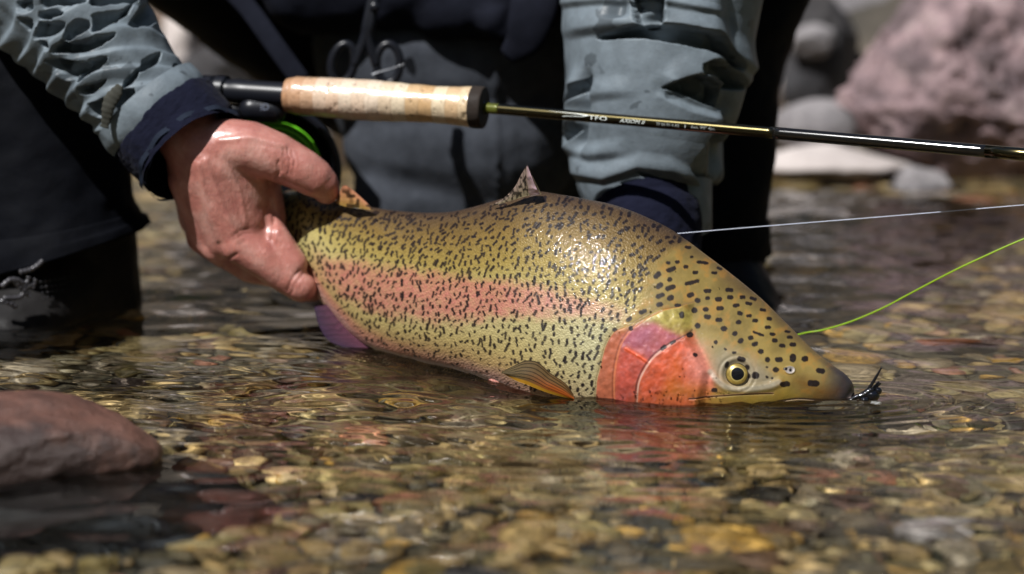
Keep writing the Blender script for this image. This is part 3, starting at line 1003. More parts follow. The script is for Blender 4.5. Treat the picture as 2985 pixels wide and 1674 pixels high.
# ---- relief (metres, outward)
HT = np.zeros_like(gx)
HT += 0.0017 * gmask * ss(0, 7, dG + 3)
inO = inside(OPER + z5([(700, 1300), (2400, 1300), (2400, 300), (1000, 400)]), gx, gy)
HT += 0.0013 * ss(-2, 3, np.where(inO, 1, -1) * dline(OPER, gx, gy)) * gmask
inP = inside(PREO + z5([(700, 1300), (2400, 1300), (2400, 300), (1040, 560)]), gx, gy)
HT += 0.0014 * ss(-2, 3.5, np.where(inP, 1, -1) * dline(PREO, gx, gy)) * gmask
HT -= 0.0011 * ss(3.5, 0, dline(LIP, gx, gy))
HT -= 0.0008 * ss(3, 0, dline([(a, b + 3) for a, b in MAXI], gx, gy))
dE = np.hypot((gx - EX), (gy - EY))
HT -= 0.0026 * ss(62, 36, dE)                      # socket
HT += 0.0016 * ss(12, 0, np.abs(dE - 44))          # rim of the socket
HT += 0.0012 * ss(20, 4, dline(spl(z5([(1130, 950), (1210, 1000), (1300, 1018), (1400, 1014), (1500, 998), (1570, 972)]), 20), gx, gy))
HT -= 0.0015 * ss(1, 0.2, np.hypot((gx - NX - 3) / 7, (gy - NY) / 7)) - 0.0007 * ss(0.35, 0.0, np.abs(rn - 1))
HT += 0.0003 * headmask * hn + 0.00045 * vn2(gx, gy, 0.06, 91, 2) * gmask
HT += 0.00007 * (sc1 - 0.4) * (1 - headmask)
HT += 0.0005 * vn2(gx, gy, 0.012, 95, 2) * (1 - headmask)
HT += 0.00045 * ss(5, 0, dline(z5([(530, 745), (600, 785), (680, 838)]), gx, gy))


def smp(A, X, Y):
    X = np.clip(X - OX, 0, MW - 2)
    Y = np.clip(Y - OY, 0, MH - 2)
    i, j = Y.astype(int), X.astype(int)
    fy, fx = Y - i, X - j
    if A.ndim == 3:
        fy, fx = fy[..., None], fx[..., None]
    return A[i, j] * (1 - fx) * (1 - fy) + A[i, j + 1] * fx * (1 - fy) + A[i + 1, j] * (1 - fx) * fy + A[i + 1, j + 1] * fx * fy


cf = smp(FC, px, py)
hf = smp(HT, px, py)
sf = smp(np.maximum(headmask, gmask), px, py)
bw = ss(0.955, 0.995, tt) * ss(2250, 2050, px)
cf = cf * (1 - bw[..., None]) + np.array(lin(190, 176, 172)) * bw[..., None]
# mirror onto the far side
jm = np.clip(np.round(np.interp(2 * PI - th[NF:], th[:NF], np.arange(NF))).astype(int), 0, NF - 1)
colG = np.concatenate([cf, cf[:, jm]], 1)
hG = np.concatenate([hf, hf[:, jm]], 1)
pxy = np.stack([px, py, sf], -1)
uvG = np.concatenate([pxy, pxy[:, jm] + [3000, 0, 0]], 1)
dn = Aw[:, None] * cs[None, :, None] / np.maximum((np.linalg.norm(Aw, axis=1) ** 2)[:, None, None], 1e-8) + side[:, None] * (sn[None] / S_[:, 5][:, None])[..., None]
dn /= np.linalg.norm(dn, axis=2)[..., None]
edge = np.clip(np.minimum(np.arange(NU), NU - 1 - np.arange(NU)) / 30.0, 0, 1)[:, None]
G = G + dn * (hG * edge)[..., None]

m = mk('trout_skin', rough=0.4)
a_ = nd(m, 'ShaderNodeVertexColor', layer_name='Col')
at = nd(m, 'ShaderNodeAttribute', attribute_name='skinco')
sep = nd(m, 'ShaderNodeSeparateXYZ')
ln(m, at.outputs['Vector'], sep.inputs[0])
ln(m, a_.outputs[0], bsdf(m).inputs['Base Color'])
b = bsdf(m)
b.inputs['Metallic'].default_value = 0.06
b.inputs['Specular IOR Level'].default_value = 0.5
b.inputs['Coat Weight'].default_value = 0.42
b.inputs['Specular IOR Level'].default_value = 0.3
b.inputs['Coat Roughness'].default_value = 0.05
b.inputs['Coat IOR'].default_value = 1.36
vor = nd(m, 'ShaderNodeTexVoronoi', Scale=0.165)
mp = nd(m, 'ShaderNodeMapping')
mp.inputs['Rotation'].default_value = (0, 0, 0.5)
mp.inputs['Scale'].default_value = (1, 1.15, 0)
ln(m, at.outputs['Vector'], mp.inputs['Vector'])
ln(m, mp.outputs[0], vor.inputs['Vector'])
n1 = noise(m, 0.09, 3, vec=mp.outputs[0])
mul = nd(m, 'ShaderNodeMath', operation='MULTIPLY')
ln(m, vor.outputs['Distance'], mul.inputs[0])
sb = nd(m, 'ShaderNodeMath', operation='SUBTRACT')
sb.inputs[0].default_value = 1.0
ln(m, sep.outputs['Z'], sb.inputs[1])
ln(m, sb.outputs[0], mul.inputs[1])
b1 = bump(m, mul.outputs[0], 0.5, 0.0008, target=None)
b2 = bump(m, n1, 0.18, 0.0010, chain=b1, target='Normal')
n2 = noise(m, 0.055, 3, vec=mp.outputs[0])
n3 = noise(m, 0.16, 3, vec=mp.outputs[0])
mg = nd(m, 'ShaderNodeMath', operation='MULTIPLY')
ln(m, n3, mg.inputs[0])
ln(m, sep.outputs['Z'], mg.inputs[1])
b3 = bump(m, n2, 0.36, 0.0022, chain=bump(m, mg.outputs[0], 0.12, 0.0015, chain=bump(m, mul.outputs[0], 0.12, 0.0008, target=None), target=None), target='Coat Normal')
ln(m, ramp(m, vor.outputs['Color'], [(0.2, (0.42,) * 3), (0.9, (0.62,) * 3)]), b.inputs['Roughness'])
M['trout'] = m

trout = thing('rainbow_trout', 'big rainbow trout with black spots, pink stripe and red gill cover, held by the tail', 'fish', Cw[NU // 2])
body = grid_obj('body', G, M['trout'], trout, closed=True, col=colG, uv=uvG)
RECV.append(body)

# ---- eye
ec = P(EX, EY, 1.0)
iu = int(np.argmin(np.hypot(S_[:, 0] + (S_[:, 2] - S_[:, 0]) * 0.55 - EX, S_[:, 1] + (S_[:, 3] - S_[:, 1]) * 0.55 - EY)))
dmap = np.hypot(px - EX, py - EY)
ei, ej = np.unravel_index(np.argmin(dmap), dmap.shape)
epos, en = G[ei, ej], dn[ei, ej]
RE = 34.0 / FPX * 1.6
m = mk('eye_iris', (0.4, 0.3, 0.08), 0.25, metal=0.35, coat=1.0, coat_r=0.02)
a_ = nd(m, 'ShaderNodeVertexColor', layer_name='Col')
ln(m, a_.outputs[0], bsdf(m).inputs['Base Color'])
M['iris'] = m
M['black_gloss'] = mk('black_gloss', (0.004, 0.004, 0.006), 0.06, coat=1.0, coat_r=0.01)
rr = np.linspace(0, 1, 30)
ta = np.linspace(0, 2 * PI, 64, endpoint=False)
ex_ = np.array([1.0, 0, 0]) - en * en[0]
ex_ /= np.linalg.norm(ex_)
ey_ = np.cross(en, ex_)
if ey_[2] > 0:
    ey_ = -ey_
Rr, Ta = np.meshgrid(rr, ta, indexing='ij')
dome = 0.35 * RE * np.sqrt(np.clip(1 - Rr ** 2, 0, 1))
EG = epos + en * 0.0009 + (ex_ * (Rr * np.cos(Ta))[..., None] + ey_ * (Rr * np.sin(Ta))[..., None]) * RE + en * dome[..., None]
pupr = 0.56 * (1 + 0.10 * np.cos(Ta * 1.0) + 0.03 * np.cos(3 * Ta))
ec_ = np.array(lin(158, 134, 66)) * (1 + 0.6 * vn2(Ta * 2, Rr * 5, 1.3, 2, 2))[..., None]
rim = ss(0.10, 0.02, np.abs(Rr - pupr - 0.04) * 1.5)[..., None]
ec_ = ec_ * (1 - rim) + np.array(lin(205, 184, 112)) * rim
out = ss(0.84, 0.97, Rr)[..., None]
ec_ = ec_ * (1 - out) + np.array(lin(60, 50, 34)) * out
pup = ss(0.02, -0.02, Rr - pupr)[..., None]
ec_ = ec_ * (1 - pup) + 0.003 * pup
eye = grid_obj('eye', EG, M['iris'], trout, closed=True, col=ec_)
PGm = epos + en * 0.0011 + (ex_ * (Rr * np.cos(Ta))[..., None] + ey_ * (Rr * np.sin(Ta))[..., None]) * (RE * 0.52 * (1 + 0.10 * np.cos(Ta) + 0.03 * np.cos(3 * Ta)))[..., None] + en * (0.35 * RE * np.sqrt(1 - (0.53 * Rr) ** 2) + 0.0001)[..., None]
grid_obj('pupil', PGm, M['black_gloss'], trout, closed=True)


# ---- fins: closed thin shells between two outlines
def fin(name, A, B, Ya, Yb, mat, c0, c1, ray, thick=0.0009, nu=50, nv=36, label=None, bend=0.0, spotsf=None, raycol=0.5):
    A = crom(np.array(A, float), nu)
    B = crom(np.array(B, float), nu)
    wa, wb = P(A[:, 0], A[:, 1], np.interp(np.linspace(0, 1, nu), np.linspace(0, 1, len(Ya)), Ya)), P(B[:, 0], B[:, 1], np.interp(np.linspace(0, 1, nu), np.linspace(0, 1, len(Yb)), Yb))
    v = np.linspace(0, 1, nv)
    g = wa[:, None] * (1 - v)[None, :, None] + wb[:, None] * v[None, :, None]
    u = np.linspace(0, 1, nu)
    U, Vv = np.meshgrid(u, v, indexing='ij')
    prof = thick * (np.sin(PI * np.clip(U, 0.02, 0.98)) ** 0.5) * (1 - 0.75 * Vv) + 0.00012
    rv = 0.5 + 0.5 * np.cos(2 * PI * ray * (U + 0.03 * vn2(U, Vv, 5, 3)))
    g[..., 1] += bend * np.sin(PI * Vv) + 0.0003 * vn2(U * 3, Vv, 2, 5)
    off = prof * (0.7 + 0.45 * rv)
    f1, f2 = g.copy(), g.copy()
    f1[..., 1] -= off
    f2[..., 1] += off
    col = np.array(c0) * (1 - Vv[..., None]) + np.array(c1) * Vv[..., None]
    col = col * (1 - raycol * ss(0.75, 1, rv) * ss(0.02, 0.2, Vv))[..., None]
    col = col * (1 + 0.15 * vn2(U, Vv, 14, 9))[..., None]
    if spotsf is not None:
        pX, pY = PRJ(g.reshape(-1, 3))
        col = col * (1 - 0.85 * spotsf(pX.reshape(nu, nv), pY.reshape(nu, nv)))[..., None]
    k = nu * nv
    F = grid_faces(nu, nv)
    F2 = grid_faces(nu, nv)[:, ::-1] + k
    rim = []
    ring = [(i, 0) for i in range(nu)] + [(nu - 1, j) for j in range(1, nv)] + [(i, nv - 1) for i in range(nu - 2, -1, -1)] + [(0, j) for j in range(nv - 2, 0, -1)]
    for q in range(len(ring)):
        a, b_ = ring[q], ring[(q + 1) % len(ring)]
        ia, ib = a[0] * nv + a[1], b_[0] * nv + b_[1]
        rim.append((ib, ia, ia + k, ib + k))
    FF = np.vstack([F, F2, np.array(rim)])
    o = mesh_from(name, np.vstack([f1.reshape(-1, 3), f2.reshape(-1, 3)]), FF, mat, trout, np.vstack([col.reshape(-1, 3)] * 2))
    RECV.append(o)
    if label:
        o['label'] = label
    return o


m = mk('fin_skin', rough=0.28, coat=0.7, coat_r=0.08)
a_ = nd(m, 'ShaderNodeVertexColor', layer_name='Col')
ln(m, a_.outputs[0], bsdf(m).inputs['Base Color'])
bsdf(m).inputs['Transmission Weight'].default_value = 0.0
bsdf(m).inputs['Subsurface Weight'].default_value = 0.25
bsdf(m).inputs['Subsurface Radius'].default_value = (0.004, 0.002, 0.001)
M['fin'] = m
m = mk('thin_fin_skin', rough=0.6, spec=0.08)
a_ = nd(m, 'ShaderNodeVertexColor', layer_name='Col')
ln(m, a_.outputs[0], bsdf(m).inputs['Base Color'])
tr_ = nd(m, 'ShaderNodeBsdfTransparent')
mx_ = nd(m, 'ShaderNodeMixShader')
mx_.inputs[0].default_value = 0.84
ln(m, tr_.outputs[0], mx_.inputs[1])
ln(m, bsdf(m).outputs[0], mx_.inputs[2])
ln(m, mx_.outputs[0], m.node_tree.nodes['Material Output'].inputs[0])
M['thin_fin'] = m


def finspots(X, Y):
    g = vn2(X, Y * 0.7, 0.16, 70, 1)
    return ss(0.15, 0.4, g)


fin('dorsal_fin', [(1438, 601), (1470, 590), (1505, 580), (1540, 570), (1578, 566)], [(1440, 594), (1468, 578), (1500, 545), (1522, 503), (1537, 481)][:4] + [(1537, 481)], [1.712, 1.70, 1.69, 1.685], [1.712, 1.70, 1.69, 1.68], M['thin_fin'],
    lin(120, 110, 84), lin(150, 130, 120), 9, spotsf=finspots, thick=0.0012, raycol=0.65)
fin('dorsal_fin_front', [(1575, 566), (1568, 556), (1560, 540), (1548, 510), (1538, 483)], [(1545, 572), (1540, 560), (1538, 540), (1534, 510), (1534, 484)], [1.684, 1.682, 1.68], [1.684, 1.682, 1.68], M['fin'],
    lin(190, 160, 170), lin(140, 120, 110), 3, thick=0.0014)
fin('adipose_fin', [(978, 592), (1010, 602), (1045, 607), (1085, 612)], [(985, 572), (1003, 541), (1035, 560), (1084, 606)], [1.838, 1.82, 1.81], [1.835, 1.82, 1.81], M['fin'],
    lin(150, 120, 60), lin(190, 130, 100), 2, thick=0.003, spotsf=lambda X, Y: ss(0.3, 0.5, vn2(X, Y, 0.07, 3)) * ss(540, 560, Y))
fin('anal_fin', [(968, 885), (1005, 940), (1045, 985), (1090, 1015)], [(915, 893), (928, 945), (955, 990), (1000, 1012)], [1.83, 1.815, 1.80], [1.83, 1.815, 1.805], M['thin_fin'],
    lin(84, 44, 58), lin(44, 28, 50), 9, thick=0.0014, raycol=0.4)
fin('pectoral_fin', [(1672, 1150), (1650, 1120), (1618, 1097), (1601, 1086), (1580, 1066), (1560, 1054), (1530, 1053), (1500, 1066), (1463, 1084)],
    [(1674, 1166), (1640, 1157), (1610, 1149), (1585, 1141), (1560, 1131), (1533, 1120), (1510, 1112), (1490, 1102), (1461, 1086)], [1.607, 1.61, 1.615, 1.62], [1.60, 1.602, 1.607, 1.617], M['thin_fin'],
    lin(120, 92, 52), lin(186, 128, 40), 0, thick=0.0010, nv=50, label='amber pectoral fin with dark rays and a yellow leading edge', bend=-0.004)
o = bpy.data.objects['pectoral_fin']
n_ = len(o.data.vertices)
co = np.empty(n_ * 3)
o.data.vertices.foreach_get('co', co)
co = co.reshape(-1, 3)
nu_, nv_ = 50, 50
U, Vv = np.meshgrid(np.linspace(0, 1, nu_), np.linspace(0, 1, nv_), indexing='ij')
ray = ss(0.72, 1, 0.5 + 0.5 * np.cos(2 * PI * 6.5 * (Vv + 0.25 * U * (1 - U))))
c_ = np.array(lin(122, 88, 50)) * (1 - U[..., None]) + np.array(lin(104, 92, 66)) * U[..., None]
c_ = c_ + (np.array(lin(196, 92, 24)) - c_) * (0.8 * ss(0.75, 0.1, U) * ss(0.25, 0.6, Vv))[..., None]
c_ = c_ * (1 - 0.8 * ray * ss(0.95, 0.8, Vv))[..., None]
ye = ss(0.80, 0.88, Vv)[..., None]
c_ = c_ * (1 - ye) + np.array(lin(206, 150, 44)) * ye
c_ = c_ * (1 - 0.6 * ss(0.04, 0.0, Vv))[..., None] * 0.62
cc = np.ones((n_, 4))
cc[:, :3] = np.vstack([c_.reshape(-1, 3)] * 2)
o.data.color_attributes['Col'].data.foreach_set('color', cc.ravel())
# the other pectoral, pelvic fins and the tail behind the hand
fin('pectoral_fin', [(1640, 1215), (1600, 1220), (1560, 1222), (1500, 1222)], [(1640, 1235), (1600, 1245), (1555, 1248), (1498, 1226)], [1.70, 1.71, 1.72], [1.70, 1.71, 1.72], M['fin'], lin(150, 110, 60), lin(190, 140, 60), 6)
fin('caudal_fin', [(772, 640), (768, 665), (764, 690), (760, 712)], [(640, 560), (668, 640), (668, 700), (640, 790)], [1.965, 1.97], [2.03, 2.03], M['fin'], lin(130, 100, 60), lin(110, 90, 70), 14, thick=0.003)
# adipose shine, droplets along the gill where it meets the water
dr = np.random.default_rng(3)
Vd, Fd = ico(2)
VV, FF = [], []
M['drop'] = mk('water_drop', (1, 1, 1), 0.05)
bsdf(M['drop']).inputs['Transmission Weight'].default_value = 1
bsdf(M['drop']).inputs['IOR'].default_value = 1.333
for k in range(150):
    if k < 70:
        x_, y_ = dr.uniform(1690, 2120), dr.uniform(1135, 1172)
    else:
        x_, y_ = dr.uniform(950, 2250), dr.uniform(600, 1120)
    if x_ > np.interp(y_, S_[:, 1][200:], S_[:, 0][200:]) - 20 and y_ > 640:
        continue
    t_ = float(flank_t(np.array(x_), np.array(y_)))
    if not 0.03 < t_ < 0.93:
        continue
    d_ = np.hypot(px[::3, ::3] - x_, py[::3, ::3] - y_)
    i_, j_ = np.unravel_index(np.argmin(d_), d_.shape)
    r_ = dr.uniform(0.0004, 0.0010)
    VV.append(Vd * r_ + G[i_ * 3, j_ * 3] + dn[i_ * 3, j_ * 3] * r_ * 0.3)
    FF.append(Fd + len(Vd) * (len(VV) - 1))
o = mesh_from('water_droplets', np.vstack(VV), np.vstack(FF), M['drop'], trout)
o['kind'] = 'stuff'

# ================================================================== the angler
m = mk('skin', (0.5, 0.26, 0.18), 0.42, coat=0.5, coat_r=0.22)
f = noise(m, 38, 5, 0.6)
c1 = ramp(m, f, [(0.30, (0.32, 0.105, 0.085)), (0.5, (0.48, 0.205, 0.165)), (0.72, (0.64, 0.38, 0.32))])
f = noise(m, 11, 3, 0.5)
c1 = mixc(m, ramp(m, f, [(0.35, (0, 0, 0)), (0.65, (0.7,) * 3)]), c1, (0.47, 0.165, 0.13))
f = noise(m, 420, 4, 0.6)
ln(m, mixc(m, 0.35, c1, ramp(m, f, [(0.3, (0.75,) * 3), (0.7, (1.15,) * 3)]), 'MULTIPLY'), bsdf(m).inputs['Base Color'])
bsdf(m).inputs['Subsurface Weight'].default_value = 0.12
bsdf(m).inputs['Subsurface Radius'].default_value = (0.006, 0.002, 0.001)
bsdf(m).inputs['Subsurface Scale'].default_value = 0.6
tc = nd(m, 'ShaderNodeTexCoord')
mp = nd(m, 'ShaderNodeMapping')
mp.inputs['Scale'].default_value = (1.0, 1.0, 0.28)
mp.inputs['Rotation'].default_value = (0, 0.5, 0)
ln(m, tc.outputs['Object'], mp.inputs['Vector'])
w1 = noise(m, 700, 3, 0.6, vec=mp.outputs[0], dist=0.4)
b1 = bump(m, w1, 0.8, 0.0008, target=None)
w2 = noise(m, 130, 4, 0.6)
bump(m, w2, 0.45, 0.0012, chain=b1)
M['skin'] = m


def cloth(name, c, rough=0.75, wave=900, b=0.3, stain=None, sheen=0.0):
    m = mk(name, c, rough, sheen=sheen, spec=0.06 if max(c) < 0.1 else 0.35)
    f = noise(m, 60, 5, 0.6)
    col = mixc(m, 0.5, c, ramp(m, f, [(0.3, (0.6,) * 3), (0.7, (1.35,) * 3)]), 'MULTIPLY')
    if stain:
        s = noise(m, stain[0], 3, 0.5, dist=0.3)
        k = ramp(m, s, [(stain[1], (0, 0, 0)), (stain[1] + 0.012, (1, 1, 1))])
        col = mixc(m, k, col, tuple(v * stain[2] for v in c))
        r = nd(m, 'ShaderNodeMapRange')
        ln(m, k, r.inputs[0])
        r.inputs[3].default_value = rough
        r.inputs[4].default_value = 0.45
        ln(m, r.outputs[0], bsdf(m).inputs['Roughness'])
    ln(m, col, bsdf(m).inputs['Base Color'])
    b1 = bump(m, noise(m, wave, 2, 0.5), b, 0.0006, target=None)
    bump(m, noise(m, 90, 4, 0.6), 0.35, 0.002, chain=b1)
    return m


M['jacket'] = cloth('jacket_cloth', (0.150, 0.182, 0.208), 0.55, stain=(24, 0.60, 0.55))
M['jacket_shade'] = cloth('shaded_jacket_cloth', (0.02, 0.026, 0.042), 0.85)  # darker copy of the jacket cloth, with the torso's shade in its colour
M['neo'] = cloth('neoprene', (0.008, 0.009, 0.020), 0.9, wave=500, b=0.8, sheen=0.02)
M['wader'] = cloth('wader_cloth', (0.055, 0.061, 0.074), 0.9, stain=(26, 0.70, 0.2))
M['wader_dark'] = cloth('dark_wader_cloth', (0.0035, 0.004, 0.006), 0.7)
M['vest'] = cloth('vest_cloth', (0.009, 0.010, 0.016), 0.9)
M['boot'] = cloth('boot_leather', (0.02, 0.019, 0.019), 0.4)
M['lace'] = mk('boot_lace', (0.06, 0.058, 0.065), 0.3)
M['metal'] = mk('black_metal', (0.008, 0.009, 0.013), 0.34, metal=0.0, spec=0.4)
M['hairm'] = cloth('hair', (0.05, 0.03, 0.02), 0.6)

person = thing('person', 'angler in a blue-grey jacket and waders crouching in the river, gripping the trout tail', 'person', (0.1, 2.35, -0.1))


def q(x, y, Y):
    return P(x, y, Y)


# ---- right hand (picture left) and forearm, as one skin with the rest of the body
hb = Blob()
YH = 1.838
wr = q(572, 425, YH + 0.006)
elbow_r = q(-60, -420, 2.04)
hb.cap(wr, 0.030, q(330, 60, YH + 0.06), 0.029)
hb.cap(wr, 0.0305, q(610, 500, YH + 0.002), 0.031, flat=0.9)
# back of the hand: four metacarpals fanning to the knuckles
kn_i, kn_m, kn_r, kn_p = q(700, 712, YH - 0.006), q(640, 716, YH + 0.014), q(592, 690, YH + 0.036), q(566, 640, YH + 0.056)
hb.cap(q(606, 470, YH), 0.029, kn_i, 0.0165)
hb.cap(q(585, 470, YH + 0.008), 0.028, kn_m, 0.0165)
hb.cap(q(565, 480, YH + 0.018), 0.025, kn_r, 0.0155)
hb.cap(q(560, 480, YH + 0.028), 0.021, kn_p, 0.0145)
hb.cap(q(620, 540, YH + 0.012), 0.025, q(690, 640, YH + 0.014), 0.021)
hb.cap(q(600, 500, YH + 0.003), 0.0285, q(664, 690, YH + 0.008), 0.0215)
hb.cap(q(575, 520, YH + 0.012), 0.0265, q(612, 690, YH + 0.026), 0.0190)
hb.cap(q(640, 480, YH - 0.001), 0.0275, q(712, 640, YH + 0.001), 0.0200)
hb.cap(q(672, 570, YH + 0.004), 0.0225, q(742, 720, YH + 0.003), 0.0180)
# index finger: runs down and right under the wrist of the tail, then curls away behind it
pi_i = q(878, 838, YH - 0.004)
di_i = q(912, 846, YH + 0.022)
hb.chain([(kn_i, 0.0185), (q(760, 752, YH - 0.006), 0.0172), (q(815, 795, YH - 0.005), 0.0155), (pi_i, 0.0142)])
hb.chain([(pi_i, 0.0130), (di_i, 0.0115), (q(900, 800, YH + 0.052), 0.0095)])
# middle, ring, little finger behind it
pm = q(812, 800, YH + 0.024)
hb.chain([(kn_m, 0.0175), (q(730, 782, YH + 0.018), 0.0140), (pm, 0.0130), (q(880, 800, YH + 0.05), 0.0115), (q(870, 750, YH + 0.075), 0.0095)])
pr = q(748, 765, YH + 0.055)
hb.chain([(kn_r, 0.016), (q(660, 745, YH + 0.045), 0.0135), (pr, 0.0125), (q(820, 765, YH + 0.08), 0.011), (q(830, 715, YH + 0.10), 0.009)])
pp = q(690, 715, YH + 0.082)
hb.chain([(kn_p, 0.0145), (q(620, 700, YH + 0.07), 0.012), (pp, 0.011), (q(755, 715, YH + 0.105), 0.0095), (q(770, 675, YH + 0.12), 0.008)])
# thumb
t0, t1, t2, t3 = q(655, 428, YH - 0.002), q(800, 456, YH - 0.008), q(882, 496, YH - 0.008), q(938, 534, YH - 0.004)
hb.chain([(q(620, 440, YH), 0.0270), (t0, 0.0255), (q(725, 432, YH - 0.006), 0.0245), (t1, 0.0222), (t2, 0.0192), (q(915, 518, YH - 0.006), 0.0180), (t3, 0.0152)])
hb.cap(t3, 0.0150, q(952, 556, YH - 0.001), 0.0125)
# web of muscle between thumb and index finger, set back so that it lies in the thumb's shade
hb.cap(q(690, 480, YH + 0.004), 0.025, q(716, 600, YH + 0.008), 0.022)
hb.cap(q(750, 490, YH + 0.020), 0.019, q(775, 640, YH + 0.022), 0.019)
hb.cap(q(724, 600, YH + 0.016), 0.020, q(800, 690, YH + 0.008), 0.0140)
hb.cap(q(806, 690, YH + 0.000), 0.0120, q(856, 770, YH - 0.004), 0.0130)
hb.cap(q(700, 650, YH + 0.000), 0.0185, kn_i, 0.0175)
Vh, Fh, Nh = hb.skin(0.0017, smooth=16)
# tendons, knuckle folds and creases as real relief
hx, hy = PRJ(Vh)
front = ss(0.1, -0.4, Nh[:, 1])
dsp = np.zeros(len(Vh))
for line, w_, a_ in [([(600, 470), (640, 580), (692, 700)], 9, 0.0011), ([(580, 480), (600, 590), (634, 700)], 8, 0.0009), ([(640, 410), (730, 400), (830, 425)], 9, 0.0008),
                     ([(650, 450), (700, 560), (716, 650)], 7, 0.0006)]:
    dsp += 1.5 * a_ * np.exp(-(dline(line, hx, hy) / w_) ** 2)
for line, w_, a_ in [([(838, 436), (846, 470), (840, 505)], 3.2, 0.0010), ([(850, 440), (858, 474), (852, 508)], 2.6, 0.0008), ([(826, 430), (832, 466), (826, 500)], 2.6, 0.0007),
                     ([(800, 520), (815, 500), (812, 470)], 4, 0.0012), ([(786, 540), (800, 640), (792, 700)], 5, 0.0010),
                     ([(676, 690), (700, 672), (725, 668)], 3, 0.0007), ([(680, 702), (704, 684), (730, 680)], 2.6, 0.0006), ([(640, 790), (655, 760), (690, 742)], 4, 0.0010),
                     ([(838, 848), (850, 815), (872, 790)], 3, 0.0009), ([(848, 856), (862, 826), (882, 802)], 2.6, 0.0007)]:
    dsp -= 1.5 * a_ * np.exp(-(dline(line, hx, hy) / w_) ** 2)
dsp += 0.0006 * vn(Vh, 60, 5, 3)
Vh = Vh + Nh * (dsp * (0.35 + 0.65 * front))[:, None]

# ---- left hand (picture right) under the trout's belly, and the rest of the body (coarser, under the clothes)
lb = Blob()
YL = 1.76
wl = q(1900, 900, YL + 0.08)
lb.cap(wl, 0.029, q(1900, 560, 1.92), 0.036)
palm = q(1700, 1235, YL)
lb.cap(wl, 0.030, q(1760, 1200, YL + 0.02), 0.028)
for k, (dx_, L_) in enumerate([(0, 1.0), (-62, 1.05), (-120, 1.0), (-172, 0.82)]):
    a0 = q(1720 + dx_, 1262, YL - 0.01)
    a1 = q(1690 + dx_, 1262, YL - 0.05 * L_)
    a2 = q(1655 + dx_, 1215 if k else 1262, YL - 0.085 * L_)
    lb.cap(palm, 0.024, a0, 0.013)
    lb.chain([(a0, 0.0125), (a1, 0.0110), (a2, 0.0095)])
lb.chain([(q(1780, 1225, YL), 0.017), (q(1840, 1262, YL - 0.04), 0.013), (q(1850, 1255, YL - 0.07), 0.011)])
f1_ = q(1448, 1112, 1.668)
lb.chain([(q(1560, 1250, YL - 0.03), 0.012), (q(1500, 1170, 1.70), 0.010), (f1_ + np.array([0, 0.0, -0.002]), 0.0078), (q(1468, 1110, 1.664), 0.0072)])
Vl, Fl, Nl = lb.skin(0.0024, smooth=5)
bb = Blob()
sh_r, sh_l = np.array([-0.13, 2.33, 0.60]), np.array([0.33, 2.33, 0.60])
hipc = np.array([0.08, 2.62, 0.13])
elbow_l = q(1985, -330, 2.04)
bb.cap(hipc, 0.13, np.array([0.10, 2.42, 0.42]), 0.135)
bb.cap(np.array([0.10, 2.42, 0.42]), 0.13, np.array([0.10, 2.36, 0.56]), 0.13)
bb.cap(sh_r, 0.06, sh_l, 0.06)
bb.chain([(sh_r, 0.055), (elbow_r, 0.042), (q(330, 60, YH + 0.06), 0.029)])
bb.chain([(sh_l, 0.055), (elbow_l, 0.042), (q(1920, 300, 1.96), 0.036)])
hd = np.array([0.11, 2.20, 0.80])
bb.cap(np.array([0.10, 2.33, 0.62]), 0.055, hd + [0, 0.02, -0.06], 0.052)
bb.cap(hd + [0, 0.045, 0.04], 0.082, hd + [0, -0.01, 0.02], 0.076)
bb.cap(hd + [0, -0.03, -0.03], 0.060, hd + [0, -0.055, -0.085], 0.034)
bb.cap(hd + [0, -0.085, 0.01], 0.010, hd + [0, -0.113, -0.025], 0.014)     # nose
for s_ in (-1, 1):
    bb.cap(hd + [s_ * 0.082, 0.02, 0.01], 0.013, hd + [s_ * 0.085, 0.025, -0.025], 0.009)   # ears
    bb.cap(hd + [s_ * 0.022, -0.075, 0.035], 0.011, hd + [s_ * 0.045, -0.066, 0.033], 0.009)  # brow
bb.cap(hd + [-0.018, -0.086, -0.062], 0.0075, hd + [0.018, -0.086, -0.062], 0.0075)        # lips
for s_, hp, kn, an in [(-1, [(-0.0, 2.58, 0.13), (-0.14, 2.46, 0.22), (-0.33, 2.27, 0.36), (-0.46, 2.10, 0.47), q(20, -100, 2.03), q(110, 420, 2.01), q(200, 740, 2.02)], 0, 0), (1, [(0.20, 2.58, 0.13), (0.22, 2.46, 0.22), (0.24, 2.28, 0.32), (0.255, 2.17, 0.35), q(2085, 120, 2.14), q(2065, 640, 2.10), q(2062, 760, 2.10)], 0, 0)]:
    bb.chain([(np.array(p_), r_) for p_, r_ in zip(hp, (0.06, 0.055, 0.05, 0.045, 0.042, 0.04, 0.03))])
Vb_, Fb_, Nb_ = bb.skin(0.008, smooth=3)
n1_, n2_ = len(Vh), len(Vl)
allF = Fh + [tuple(i + n1_ for i in f) for f in Fl] + [tuple(i + n1_ + n2_ for i in f) for f in Fb_]
bodyo = mesh_from('body', np.vstack([Vh, Vl, Vb_]), allF, M['skin'], person)
RECV.append(bodyo)
for s_ in (-1, 1):
    e = ico(3)
    mesh_from('eyeball', e[0] * 0.0115 + hd + [s_ * 0.03, -0.070, 0.018], e[1], M['black_gloss'], person)
